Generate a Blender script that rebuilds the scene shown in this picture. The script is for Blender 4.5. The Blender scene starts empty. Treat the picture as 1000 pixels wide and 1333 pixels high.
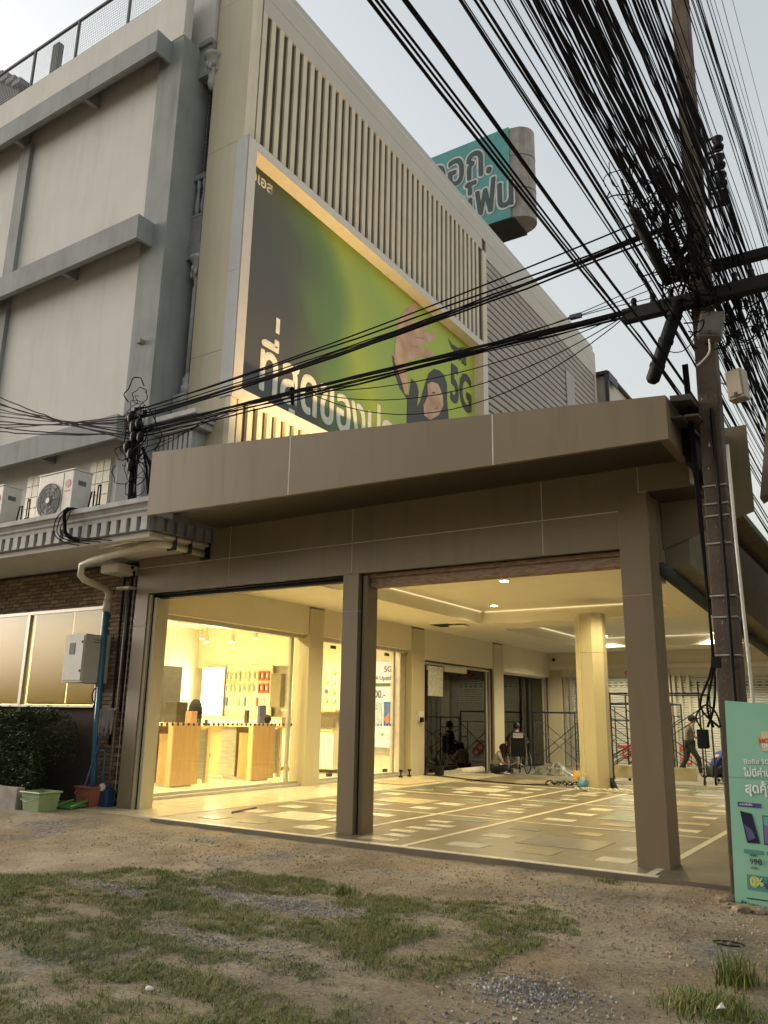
import bpy, bmesh, math, random
import numpy as np
from mathutils import Vector, Matrix, Euler, noise
random.seed(7); np.random.seed(7)
R = math.radians
S = bpy.context.scene
COL = S.collection

# ------------------------------------------------------------------ camera, sky, sun, exposure
cd = bpy.data.cameras.new('camera'); cam = bpy.data.objects.new('camera', cd); COL.objects.link(cam)
cd.sensor_fit = 'VERTICAL'; cd.sensor_height = 36.0; cd.lens = 1048.25/1333*36.0
cd.clip_start = 0.05; cd.clip_end = 3000
_y, _p, _r = R(-32.8554), R(14.2598), R(1.00857)
_f = Vector((math.sin(_y)*math.cos(_p), math.cos(_y)*math.cos(_p), math.sin(_p)))
_rt = Vector((math.cos(_y), -math.sin(_y), 0)); _up = _rt.cross(_f)
_x = math.cos(_r)*_rt + math.sin(_r)*_up; _u = -math.sin(_r)*_rt + math.cos(_r)*_up
cam.matrix_world = Matrix(((_x.x, _u.x, -_f.x, 0), (_x.y, _u.y, -_f.y, 0), (_x.z, _u.z, -_f.z, 1.4), (0, 0, 0, 1)))
S.camera = cam

SUN_EL, SUN_AZ = 7.0, 262.0           # a low sun behind the street, hazy evening; azimuth clockwise from +Y
W = bpy.data.worlds.new('World'); S.world = W; W.use_nodes = True
wn, wl = W.node_tree.nodes, W.node_tree.links
bg = wn['Background']
sky = wn.new('ShaderNodeTexSky'); sky.sky_type = 'NISHITA'; sky.sun_disc = False
sky.sun_elevation = R(SUN_EL); sky.sun_rotation = R(SUN_AZ); sky.altitude = 0
sky.air_density = 1.6; sky.dust_density = 6.0; sky.ozone_density = 1.5
hs = wn.new('ShaderNodeHueSaturation'); hs.inputs['Saturation'].default_value = 0.30
tn = wn.new('ShaderNodeMix'); tn.data_type = 'RGBA'; tn.blend_type = 'MULTIPLY'; tn.inputs[0].default_value = 1; tn.inputs[7].default_value = (1.0, 1.0, 0.99, 1)
wl.new(sky.outputs[0], hs.inputs['Color']); wl.new(hs.outputs[0], tn.inputs[6]); wl.new(tn.outputs[2], bg.inputs[0]); bg.inputs[1].default_value = 0.15
sd = bpy.data.lights.new('sun', 'SUN'); sd.energy = 0.12; sd.angle = R(40); sd.color = (1, 0.9, 0.78)
sun = bpy.data.objects.new('sun', sd); COL.objects.link(sun)
_sd = Vector((math.sin(R(SUN_AZ))*math.cos(R(SUN_EL+10)), math.cos(R(SUN_AZ))*math.cos(R(SUN_EL+10)), math.sin(R(SUN_EL+10))))
sun.rotation_euler = (-_sd).to_track_quat('-Z', 'Y').to_euler(); sun.location = (0, -20, 30)
S.view_settings.view_transform = 'Standard'; S.view_settings.look = 'None'
S.view_settings.exposure = 2.15; S.view_settings.gamma = 1.0
S.cycles.max_bounces = 8; S.cycles.transparent_max_bounces = 12; S.cycles.use_denoising = True
S.cycles.sample_clamp_indirect = 6.0

# ------------------------------------------------------------------ materials
MATS = {}
def mat(name, c, rough=0.6, metal=0.0, var=0.15, scale=6.0, bump=0.0, bscale=40.0, c2=None, emis=None, estr=0.0,
        trans=0.0, stretch=None, spec=0.5, alpha=1.0, stain=0.0):
    if name in MATS: return MATS[name]
    m = bpy.data.materials.new(name); m.use_nodes = True; MATS[name] = m
    n, l = m.node_tree.nodes, m.node_tree.links
    p = n['Principled BSDF']
    p.inputs['Roughness'].default_value = rough; p.inputs['Metallic'].default_value = metal
    p.inputs['Specular IOR Level'].default_value = spec
    p.inputs['Transmission Weight'].default_value = trans; p.inputs['Alpha'].default_value = alpha
    tc = n.new('ShaderNodeTexCoord'); co = tc.outputs['Object']
    if stretch:
        mp = n.new('ShaderNodeMapping'); mp.inputs['Scale'].default_value = stretch
        l.new(co, mp.inputs[0]); co = mp.outputs[0]
    nz = n.new('ShaderNodeTexNoise'); nz.inputs['Scale'].default_value = scale; nz.inputs['Detail'].default_value = 5
    l.new(co, nz.inputs['Vector'])
    rp = n.new('ShaderNodeValToRGB')
    a = c; b = c2 if c2 else tuple(max(0, v*(1-var)) for v in c); a = a if c2 else tuple(min(1, v*(1+var*0.6)) for v in c)
    rp.color_ramp.elements[0].position = 0.32; rp.color_ramp.elements[1].position = 0.68
    rp.color_ramp.elements[0].color = (*b, 1); rp.color_ramp.elements[1].color = (*a, 1)
    l.new(nz.outputs['Fac'], rp.inputs[0]); out = rp.outputs[0]
    if stain:
        mp2 = n.new('ShaderNodeMapping'); mp2.inputs['Scale'].default_value = (1.6, 1.6, 0.16); l.new(tc.outputs['Object'], mp2.inputs[0])
        n2 = n.new('ShaderNodeTexNoise'); n2.inputs['Scale'].default_value = 3.4; n2.inputs['Detail'].default_value = 8
        l.new(mp2.outputs[0], n2.inputs['Vector'])
        r2 = n.new('ShaderNodeValToRGB'); r2.color_ramp.elements[0].position = 0.5; r2.color_ramp.elements[1].position = 0.78
        r2.color_ramp.elements[0].color = (1, 1, 1, 1); r2.color_ramp.elements[1].color = (1-stain, 1-stain, 1-stain*1.1 if stain < .9 else 0, 1)
        l.new(n2.outputs['Fac'], r2.inputs[0])
        mx = n.new('ShaderNodeMix'); mx.data_type = 'RGBA'; mx.blend_type = 'MULTIPLY'; mx.inputs[0].default_value = 1
        l.new(out, mx.inputs[6]); l.new(r2.outputs[0], mx.inputs[7]); out = mx.outputs[2]
    l.new(out, p.inputs['Base Color'])
    if bump:
        nb = n.new('ShaderNodeTexNoise'); nb.inputs['Scale'].default_value = bscale; nb.inputs['Detail'].default_value = 6
        l.new(co, nb.inputs['Vector'])
        bp = n.new('ShaderNodeBump'); bp.inputs['Strength'].default_value = bump; bp.inputs['Distance'].default_value = 0.02
        l.new(nb.outputs['Fac'], bp.inputs['Height']); l.new(bp.outputs[0], p.inputs['Normal'])
    if emis:
        p.inputs['Emission Color'].default_value = (*emis, 1); p.inputs['Emission Strength'].default_value = estr
    return m
def glass(name, tint=(1, 1, 1), rough=0.0, refl=1.0):
    if name in MATS: return MATS[name]
    m = bpy.data.materials.new(name); m.use_nodes = True; MATS[name] = m
    n, l = m.node_tree.nodes, m.node_tree.links; n.remove(n['Principled BSDF'])
    o = n['Material Output']; t = n.new('ShaderNodeBsdfTransparent'); t.inputs[0].default_value = (*tint, 1)
    g = n.new('ShaderNodeBsdfGlossy'); g.inputs['Roughness'].default_value = rough
    fr = n.new('ShaderNodeLayerWeight'); fr.inputs[0].default_value = 0.5
    pw = n.new('ShaderNodeMath'); pw.operation = 'POWER'; pw.inputs[1].default_value = 5.0; l.new(fr.outputs['Facing'], pw.inputs[0])
    mu = n.new('ShaderNodeMath'); mu.operation = 'MULTIPLY_ADD'; mu.inputs[1].default_value = 0.9*refl; mu.inputs[2].default_value = 0.045*refl; l.new(pw.outputs[0], mu.inputs[0])
    mx = n.new('ShaderNodeMixShader'); l.new(mu.outputs[0], mx.inputs[0]); l.new(t.outputs[0], mx.inputs[1]); l.new(g.outputs[0], mx.inputs[2])
    l.new(mx.outputs[0], o.inputs[0]); return m
def emit(name, c, s):
    return mat(name, (0.8, 0.8, 0.8), emis=c, estr=s, var=0)
WARM = (1.0, 0.82, 0.42)

M = dict(
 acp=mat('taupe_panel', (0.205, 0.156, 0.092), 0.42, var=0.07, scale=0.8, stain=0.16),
 acp_shade=mat('taupe_panel_shaded', (0.055, 0.044, 0.027), 0.5, var=0.06, scale=0.8),  # panel colour darkened to put canopy shade into the soffits
 grout=mat('panel_joint', (0.55, 0.50, 0.40), 0.7),
 olive=mat('olive_panel', (0.46, 0.405, 0.27), 0.45, var=0.05, scale=0.7, stain=0.10),
 slat=mat('beige_slat', (0.62, 0.545, 0.41), 0.5, var=0.08, scale=2),
 slatback=mat('brown_backing', (0.062, 0.045, 0.020), 0.7, var=0.15, scale=2),
 parapet=mat('parapet_panel', (0.50, 0.455, 0.375), 0.5, var=0.06, scale=1),
 flash=mat('metal_flashing', (0.55, 0.54, 0.55), 0.35, metal=0.35, var=0.1, scale=1.5),
 siding=mat('ribbed_siding', (0.37, 0.325, 0.285), 0.5, var=0.10, scale=2, stain=0.1),
 white=mat('cream_plaster', (0.545, 0.53, 0.49), 0.85, var=0.05, scale=1.2, bump=0.12, bscale=18, stain=0.10),
 grey=mat('grey_plaster', (0.255, 0.27, 0.262), 0.85, var=0.12, scale=1.5, bump=0.1, bscale=25, stain=0.22),
 greydark=mat('grey_trim', (0.22, 0.225, 0.215), 0.8, var=0.15, scale=3, stain=0.25),
 cornice=mat('painted_cornice', (0.36, 0.365, 0.345), 0.7, var=0.14, scale=5, stain=0.3),
 darkglass=mat('dark_window', (0.02, 0.028, 0.03), 0.12, var=0.2),
 steel=mat('dark_steel', (0.06, 0.062, 0.065), 0.5, metal=0.4),
 alu=mat('aluminium_frame', (0.50, 0.47, 0.40), 0.35, metal=0.5, var=0.08),
 rust=mat('rusty_beam', (0.20, 0.105, 0.06), 0.8, c2=(0.33, 0.25, 0.16), scale=9, bump=0.3, stretch=(1, 1, 4)),
 black=mat('black_rubber', (0.005, 0.0045, 0.004), 0.6, var=0.2, spec=0.25),
 cable=mat('cable_black', (0.0035, 0.003, 0.0028), 0.75, var=0.3, spec=0.15),
 cream=mat('cream_tile', (0.55, 0.49, 0.36), 0.22, var=0.12, scale=5),
 wall_in=mat('interior_plaster', (0.62, 0.56, 0.42), 0.75, var=0.03, scale=2),
 ceil=mat('ceiling_board', (0.68, 0.63, 0.50), 0.8, var=0.03, scale=2),
 shopwall=mat('shop_wall', (0.72, 0.68, 0.55), 0.6, var=0.03, scale=2),
 wood=mat('birch_veneer', (0.52, 0.33, 0.14), 0.42, c2=(0.43, 0.26, 0.10), scale=3, stretch=(9, 9, 0.7)),
 woodlt=mat('birch_edge', (0.66, 0.48, 0.24), 0.45, var=0.1, scale=4),
 brushed=mat('brushed_panel', (0.40, 0.42, 0.38), 0.3, metal=0.5, var=0.15, scale=3, stretch=(1, 1, 12)),
 concrete=mat('concrete', (0.30, 0.27, 0.22), 0.85, var=0.25, scale=6, bump=0.3, bscale=40),
 pole=mat('pole_concrete', (0.125, 0.094, 0.065), 0.9, c2=(0.07, 0.053, 0.038), scale=3.5, bump=0.4, bscale=30, stain=0.3),
 skin=mat('skin', (0.36, 0.21, 0.13), 0.55, var=0.05),
 skin_lt=mat('skin_light', (0.50, 0.32, 0.22), 0.55, var=0.05),
 hair=mat('black_hair', (0.010, 0.008, 0.007), 0.5),
 hair_red=mat('dark_red_hair', (0.055, 0.018, 0.014), 0.5),
 chrome=mat('chrome', (0.7, 0.7, 0.7), 0.2, metal=1.0, var=0.05),
 acwhite=mat('ac_paint', (0.56, 0.53, 0.46), 0.5, var=0.08, scale=8, stain=0.15),
 acgrey=mat('ac_grille', (0.10, 0.10, 0.095), 0.6),
 red=mat('red_paint', (0.55, 0.03, 0.04), 0.5),
 pvc=mat('cream_pvc', (0.62, 0.58, 0.47), 0.4, var=0.1, scale=5),
 bluepvc=mat('blue_pvc', (0.03, 0.13, 0.19), 0.4, var=0.1),
 shutter=mat('shutter_steel', (0.55, 0.54, 0.47), 0.45, metal=0.2, var=0.08, scale=3),
)

# ------------------------------------------------------------------ mesh builder
class MB:
    def __init__(s): s.v = []; s.f = []
    def add(s, vs, fs):
        b = len(s.v); s.v += [tuple(v) for v in vs]; s.f += [tuple(i+b for i in f) for f in fs]; return s
    def box(s, x0, y0, z0, x1, y1, z1):
        x0, x1 = min(x0, x1), max(x0, x1); y0, y1 = min(y0, y1), max(y0, y1); z0, z1 = min(z0, z1), max(z0, z1)
        return s.add([(x0,y0,z0),(x1,y0,z0),(x1,y1,z0),(x0,y1,z0),(x0,y0,z1),(x1,y0,z1),(x1,y1,z1),(x0,y1,z1)],
              [(0,3,2,1),(4,5,6,7),(0,1,5,4),(1,2,6,5),(2,3,7,6),(3,0,4,7)])
    def hexa(s, lo, hi):   # two quads (4 pts each) joined
        return s.add(list(lo)+list(hi), [(0,3,2,1),(4,5,6,7),(0,1,5,4),(1,2,6,5),(2,3,7,6),(3,0,4,7)])
    def prism(s, poly, ax, a, b):   # poly: 2D points in the two axes other than ax (cyclic order xyz)
        n = len(poly)
        def P(p, t): return {'x': (t, p[0], p[1]), 'y': (p[0], t, p[1]), 'z': (p[0], p[1], t)}[ax]
        vs = [P(p, a) for p in poly]+[P(p, b) for p in poly]
        fs = [tuple(range(n-1, -1, -1)), tuple(range(n, 2*n))]+[(i, (i+1) % n, n+(i+1) % n, n+i) for i in range(n)]
        return s.add(vs, fs)
    def tube(s, pts, r, n=6, caps=True, closed=False):
        pts = [Vector(p) for p in pts]; k = len(pts); rs = r if isinstance(r, (list, tuple)) else [r]*k
        vs = []; fs = []; up = None
        for i, p in enumerate(pts):
            if closed: t = pts[(i+1) % k]-pts[i-1]
            else: t = pts[min(i+1, k-1)]-pts[max(i-1, 0)]
            if t.length < 1e-9: t = Vector((0, 0, 1))
            t.normalize()
            if up is None: up = Vector((0, 0, 1)) if abs(t.z) < 0.9 else Vector((1, 0, 0))
            a = t.cross(up)
            if a.length < 1e-4: a = t.orthogonal()
            a.normalize(); b = a.cross(t).normalized(); up = b
            for j in range(n):
                w = 2*math.pi*j/n; vs.append(p+(a*math.cos(w)+b*math.sin(w))*rs[i])
        for i in range(k if closed else k-1):
            o, q = i*n, ((i+1) % k)*n
            for j in range(n): fs.append((o+j, o+(j+1) % n, q+(j+1) % n, q+j))
        if caps and not closed: fs += [tuple(range(n-1, -1, -1)), tuple(range((k-1)*n, k*n))]
        return s.add(vs, fs)
    def lathe(s, prof, c=(0, 0, 0), n=16, ax='z'):
        vs = []; fs = []; k = len(prof)
        for r, h in prof:
            for j in range(n):
                w = 2*math.pi*j/n; a, b = r*math.cos(w), r*math.sin(w)
                vs.append({'z': (c[0]+a, c[1]+b, c[2]+h), 'y': (c[0]+a, c[1]+h, c[2]+b), 'x': (c[0]+h, c[1]+a, c[2]+b)}[ax])
        for i in range(k-1):
            for j in range(n): fs.append((i*n+j, i*n+(j+1) % n, (i+1)*n+(j+1) % n, (i+1)*n+j))
        fs += [tuple(range(n-1, -1, -1)), tuple(range((k-1)*n, k*n))]
        return s.add(vs, fs)
    def ball(s, c, rx, ry=None, rz=None, n=10, m=7):
        ry = ry or rx; rz = rz or rx; vs = [(c[0], c[1], c[2]-rz)]; fs = []
        for i in range(1, m):
            t = math.pi*i/m
            for j in range(n):
                w = 2*math.pi*j/n; vs.append((c[0]+rx*math.sin(t)*math.cos(w), c[1]+ry*math.sin(t)*math.sin(w), c[2]-rz*math.cos(t)))
        vs.append((c[0], c[1], c[2]+rz)); L = len(vs)-1
        for j in range(n):
            fs.append((0, 1+(j+1) % n, 1+j)); o = 1+(m-2)*n; fs.append((o+j, o+(j+1) % n, L))
        for i in range(m-2):
            for j in range(n): fs.append((1+i*n+j, 1+i*n+(j+1) % n, 1+(i+1)*n+(j+1) % n, 1+(i+1)*n+j))
        return s.add(vs, fs)
    def build(s, name, m, parent=None, smooth=False, bevel=0.0, kind=None):
        me = bpy.data.meshes.new(name); me.from_pydata(s.v, [], s.f)
        bm = bmesh.new(); bm.from_mesh(me); bmesh.ops.recalc_face_normals(bm, faces=bm.faces[:])
        if bevel: bmesh.ops.bevel(bm, geom=bm.edges[:], offset=bevel, segments=2, affect='EDGES', profile=0.6)
        bm.to_mesh(me); bm.free()
        if smooth:
            for p in me.polygons: p.use_smooth = True
        me.materials.append(m if not isinstance(m, str) else M[m])
        return link(name, me, parent, kind)
def sm(pts, k=4):
    P = [Vector(p) for p in pts]; out = []
    for i in range(len(P)-1):
        p0, p1, p2, p3 = P[max(i-1, 0)], P[i], P[i+1], P[min(i+2, len(P)-1)]
        for j in range(k):
            t = j/k; out.append(0.5*((2*p1)+(p2-p0)*t+(2*p0-5*p1+4*p2-p3)*t*t+(3*p1-p0-3*p2+p3)*t*t*t))
    return out+[P[-1]]
WLOC = {}
def link(name, me, parent=None, kind=None):
    o = bpy.data.objects.new(name, me); COL.objects.link(o)
    if parent is not None:
        o.parent = parent; w = WLOC[parent]; o.location = -w; WLOC[o] = Vector((0, 0, 0))
    else: WLOC[o] = Vector((0, 0, 0))
    if kind: o['kind'] = kind
    return o
def tag(o, label, cat, group=None):
    o['label'] = label; o['category'] = cat
    if group: o['group'] = group
    return o
def thing(name, label, cat, loc=(0, 0, 0), group=None):
    o = bpy.data.objects.new(name, None); COL.objects.link(o); o.location = loc; o.empty_display_size = 0.2
    WLOC[o] = Vector(loc); return tag(o, label, cat, group)
def B(*a): return MB().box(*a)
def copy_tree(o, parent=None):
    c = o.copy(); COL.objects.link(c); c.parent = parent; WLOC[c] = Vector(WLOC[o])
    for ch in o.children: copy_tree(ch, c)
    return c
def text(body, size, m, parent, mw, name='lettering', off=0.0, ext=0.004, align='LEFT', sx=1.0):
    cu = bpy.data.curves.new(name, 'FONT'); cu.body = body; cu.size = size; cu.offset = off; cu.extrude = ext
    cu.align_x = align; cu.resolution_u = 3; cu.space_character = 1.0
    o = bpy.data.objects.new('tmp', cu); COL.objects.link(o)
    dg = bpy.context.evaluated_depsgraph_get(); me = bpy.data.meshes.new_from_object(o.evaluated_get(dg))
    bpy.data.objects.remove(o); bpy.data.curves.remove(cu)
    me.name = name; me.transform(mw @ Matrix.Diagonal((sx, 1, 1, 1))); me.materials.clear()
    me.materials.append(M[m] if isinstance(m, str) else m)
    return link(name, me, parent)
def bold(body, size, m, parent, mw, r, n=8, sx=1.0, name='lettering', fill=0.0):
    cu = bpy.data.curves.new(name, 'FONT'); cu.body = body; cu.size = size; cu.offset = fill; cu.resolution_u = 3
    o = bpy.data.objects.new('tmp', cu); COL.objects.link(o); dg = bpy.context.evaluated_depsgraph_get()
    base = bpy.data.meshes.new_from_object(o.evaluated_get(dg)); bpy.data.objects.remove(o); bpy.data.curves.remove(cu)
    vs = [Vector(v.co) for v in base.vertices]; fs = [tuple(p.vertices) for p in base.polygons]; mb = MB(); D = Matrix.Diagonal((sx, 1, 1, 1))
    for k in range(n+1):
        a = 2*math.pi*k/n; q = Vector((r*math.cos(a), r*math.sin(a), .0009*(k+1))) if k < n else Vector((0, 0, .0009*(n+1)))
        mb.add([mw @ (D @ v+q) for v in vs], fs)
    bpy.data.meshes.remove(base); me = bpy.data.meshes.new(name); me.from_pydata(mb.v, [], mb.f); me.materials.append(M[m] if isinstance(m, str) else m)
    return link(name, me, parent)
def face_front(x, y, z):   # text plane facing -Y
    return Matrix.Translation((x, y, z)) @ Matrix.Rotation(R(90), 4, 'X')
def face_right(x, y, z):   # text plane facing +X, reading along +Y
    return Matrix.Translation((x, y, z)) @ Matrix.Rotation(R(90), 4, 'Z') @ Matrix.Rotation(R(90), 4, 'X')
def poly_right(name, pts, m, parent, x):   # flat printed shape on a plane facing +X, pts (y, z)
    return MB().prism(pts, 'x', x-0.003, x).build(name, m, parent)
def poly_front(name, pts, m, parent, y):
    return MB().prism(pts, 'y', y, y+0.003).build(name, m, parent)
def circ(cy, cz, ry, rz, n=20): return [(cy+ry*math.cos(2*math.pi*i/n), cz+rz*math.sin(2*math.pi*i/n)) for i in range(n)]
def lamp(name, kind, loc, energy, color, parent=None, size=0.1, rot=None, spot=None, blend=0.6):
    ld = bpy.data.lights.new(name, kind); ld.energy = energy; ld.color = color
    if kind == 'AREA': ld.shape = 'DISK'; ld.size = size
    elif kind in ('POINT', 'SPOT'): ld.shadow_soft_size = size
    if kind == 'SPOT': ld.spot_size = R(spot or 120); ld.spot_blend = blend
    o = bpy.data.objects.new(name, ld); COL.objects.link(o)
    w = WLOC[parent] if parent else Vector()
    o.parent = parent; o.location = Vector(loc)-w
    if rot: o.rotation_euler = rot
    return o

# ------------------------------------------------------------------ ground
def nz(x, y, s, o=0.0): return noise.noise(Vector((x*s+o, y*s-o*1.7, o)))
def ground_z(x, y):
    near = max(0.0, min(1.0, (8.4-y)/3.0))
    z = -0.055-0.05*near+0.030*nz(x, y, 0.55)*min(1, near+0.35)+0.016*nz(x, y, 2.1, 3.1)+0.007*nz(x, y, 7.0, 9.0)
    if x > -2.6: z += 0.035*min(1, (x+2.6)/0.8)*max(0, 1-abs(y-7.6)/1.6)      # worn earth heaped at the pole
    if x < -8.6: z = z+(0.0+0.012*nz(x, y, 3.0)-z)*min(1, (-8.6-x)/0.8)*max(0, min(1, (y-6.8)/0.8))
    if x < -8.6: z = min(z, 0.012)
    if y > 8.15: z = min(z, -0.02-(y-8.15)*0.5) if x > -9.3 else min(z, 0.01)
    return z
xs = np.concatenate([[-900, -300, -120, -60, -35, -22], np.arange(-16, -7, 0.12), np.arange(-7, 1.0, 0.05), np.arange(1.2, 3, 0.3), [5, 9, 16, 30, 60, 150, 400, 900]])
ys = np.concatenate([[-900, -300, -100, -40, -15, -5, 0], np.arange(1.2, 2.4, 0.2), np.arange(2.4, 8.0, 0.05), np.arange(8.0, 10.0, 0.1), [11, 14, 20, 30, 60, 150, 400, 1200]])
gv = []; nx_, ny_ = len(xs), len(ys)
for yy in ys:
    for xx in xs: gv.append((xx, yy, ground_z(xx, yy) if (-17 < xx < 4 and 0 < yy < 10.5) else (-0.12 if yy < 10.5 else -0.6)))
gf = [(j*nx_+i, j*nx_+i+1, (j+1)*nx_+i+1, (j+1)*nx_+i) for j in range(ny_-1) for i in range(nx_-1)]
me = bpy.data.meshes.new('ground'); me.from_pydata(gv, [], gf)
for p in me.polygons: p.use_smooth = True
def dirt_mat():
    m = bpy.data.materials.new('dry_earth'); m.use_nodes = True
    n, l = m.node_tree.nodes, m.node_tree.links; p = n['Principled BSDF']; p.inputs['Roughness'].default_value = 0.95
    p.inputs['Specular IOR Level'].default_value = 0.15
    tc = n.new('ShaderNodeTexCoord')
    def N(s, d=6, r=0.6):
        q = n.new('ShaderNodeTexNoise'); q.inputs['Scale'].default_value = s; q.inputs['Detail'].default_value = d; q.inputs['Roughness'].default_value = r
        l.new(tc.outputs['Object'], q.inputs['Vector']); return q.outputs['Fac']
    def ramp(src, els):
        r = n.new('ShaderNodeValToRGB'); r.color_ramp.elements[0].position = els[0][0]; r.color_ramp.elements[0].color = (*els[0][1], 1)
        r.color_ramp.elements[1].position = els[-1][0]; r.color_ramp.elements[1].color = (*els[-1][1], 1)
        for q, c in els[1:-1]:
            e = r.color_ramp.elements.new(q); e.color = (*c, 1)
        l.new(src, r.inputs[0]); return r.outputs[0]
    def mix(a, b, f, mode='MIX'):
        x = n.new('ShaderNodeMix'); x.data_type = 'RGBA'; x.blend_type = mode
        if isinstance(f, float): x.inputs[0].default_value = f
        else: l.new(f, x.inputs[0])
        l.new(a, x.inputs[6]); l.new(b, x.inputs[7]); return x.outputs[2]
    base = ramp(N(1.1, 8), [(0.28, (0.21, 0.172, 0.118)), (0.46, (0.36, 0.30, 0.205)), (0.66, (0.50, 0.425, 0.30))])
    fine = ramp(N(38, 8, 0.75), [(0.33, (0.42, 0.40, 0.38)), (0.55, (1, 1, 1)), (0.72, (1.35, 1.32, 1.25))])
    c = mix(base, fine, 0.85, 'MULTIPLY')
    gvl = n.new('ShaderNodeTexVoronoi'); gvl.inputs['Scale'].default_value = 34; l.new(tc.outputs['Object'], gvl.inputs['Vector'])
    gcol = ramp(gvl.outputs['Color'], [(0.2, (0.12, 0.115, 0.11)), (0.6, (0.24, 0.235, 0.225)), (0.95, (0.42, 0.41, 0.40))])
    gm = ramp(N(0.9, 3), [(0.56, (0, 0, 0)), (0.66, (0.75, 0.75, 0.75))])
    c = mix(c, gcol, gm)
    red = ramp(N(0.7, 4, 0.5), [(0.5, (1, 1, 1)), (0.75, (1.0, 0.84, 0.66))])
    c = mix(c, red, 1.0, 'MULTIPLY')
    l.new(c, p.inputs['Base Color'])
    b = n.new('ShaderNodeBump'); b.inputs['Strength'].default_value = 0.9; b.inputs['Distance'].default_value = 0.03
    b2 = n.new('ShaderNodeBump'); b2.inputs['Strength'].default_value = 0.8; b2.inputs['Distance'].default_value = 0.05
    l.new(N(70, 8, 0.8), b.inputs['Height']); l.new(N(9, 6, 0.6), b2.inputs['Height']); l.new(b2.outputs[0], b.inputs['Normal'])
    l.new(b.outputs[0], p.inputs['Normal']); return m
me.materials.append(dirt_mat()); link('ground', me, kind='structure')

# ------------------------------------------------------------------ grass, gravel, pebbles
GP = [(-9.5, 1.4), (-8.9, 4.2), (-7.2, 5.0), (-6.95, 5.25), (-6.84, 5.8), (-5.76, 6.35), (-4.83, 6.55), (-4.28, 6.15), (-3.42, 6.6), (-2.68, 6.8), (-2.2, 6.1), (-2.44, 5.12), (-2.35, 4.3), (-2.6, 3.5), (-2.6, 1.4)]
def inside(x, y, poly):
    c = False; j = len(poly)-1
    for i in range(len(poly)):
        (xi, yi), (xj, yj) = poly[i], poly[j]
        if (yi > y) != (yj > y) and x < (xj-xi)*(y-yi)/(yj-yi)+xi: c = not c
        j = i
    return c
BARE = [(-6.0, 5.15, .55, .16), (-5.0, 5.62, .5, .14), (-4.5, 5.72, .4, .2), (-4.1, 5.6, .4, .2), (-4.4, 4.5, .5, .16), (-3.7, 4.6, .5, .16), (-3.6, 4.05, .55, .14),
        (-2.67, 4.1, .5, .4), (-3.75, 3.45, .4, .12), (-4.9, 3.4, .4, .15), (-2.9, 5.2, .22, .5), (-3.2, 5.7, .3, .2), (-5.6, 4.5, .3, .1)]
def grass_density(x, y):
    if not inside(x+0.18*nz(x, y, 2.5)+.12*nz(x, y, 9), y+0.22*nz(x, y, 2.0, 5)+.12*nz(x, y, 9, 3), GP): return 0.0
    d = 0.92+0.65*nz(x, y, 0.9, 2.0)+0.75*nz(x, y, 2.6, 7.0)+0.75*nz(x, y, 8.0, 1.0)+0.4*nz(x, y, 20.0, 4.0)
    for bx, by, rx, ry in BARE:
        q = ((x-bx)/rx)**2+((y-by)/ry)**2
        if q < 2: d -= 0.9*(1-q/2)
    return max(0.0, min(1.0, d))
def grass_mesh(name, seeds, hmin, hmax, w, lean=0.5):
    n = len(seeds); s = np.array(seeds); rng = np.random.default_rng(5)
    a = rng.uniform(0, 2*np.pi, n); h = rng.uniform(hmin, hmax, n)*s[:, 3]; ln = rng.uniform(0.15, 1, n)*lean*h; wd = w*rng.uniform(0.6, 1.3, n)
    dx, dy = np.cos(a), np.sin(a); px, py = -dy, dx
    v = np.zeros((n, 5, 3)); base = s[:, :3]
    v[:, 0] = base+np.stack([px*wd, py*wd, 0*a], 1); v[:, 1] = base-np.stack([px*wd, py*wd, 0*a], 1)
    m_ = base+np.stack([dx*ln*.4, dy*ln*.4, h*.6], 1)
    v[:, 2] = m_+np.stack([px*wd*.7, py*wd*.7, 0*a], 1); v[:, 3] = m_-np.stack([px*wd*.7, py*wd*.7, 0*a], 1)
    v[:, 4] = base+np.stack([dx*ln*1.3, dy*ln*1.3, h], 1)
    idx = (np.arange(n)*5)[:, None]
    loops = np.concatenate([idx+np.array([0, 1, 3, 2]), idx+np.array([2, 3, 4])], 1).ravel()
    me = bpy.data.meshes.new(name); me.vertices.add(n*5); me.vertices.foreach_set('co', v.ravel())
    me.loops.add(len(loops)); me.loops.foreach_set('vertex_index', loops.astype(np.int32))
    me.polygons.add(2*n); st = np.stack([np.arange(n)*7, np.arange(n)*7+4], 1).ravel(); me.polygons.foreach_set('loop_start', st.astype(np.int32))
    me.update(); me.validate(); return me
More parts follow.
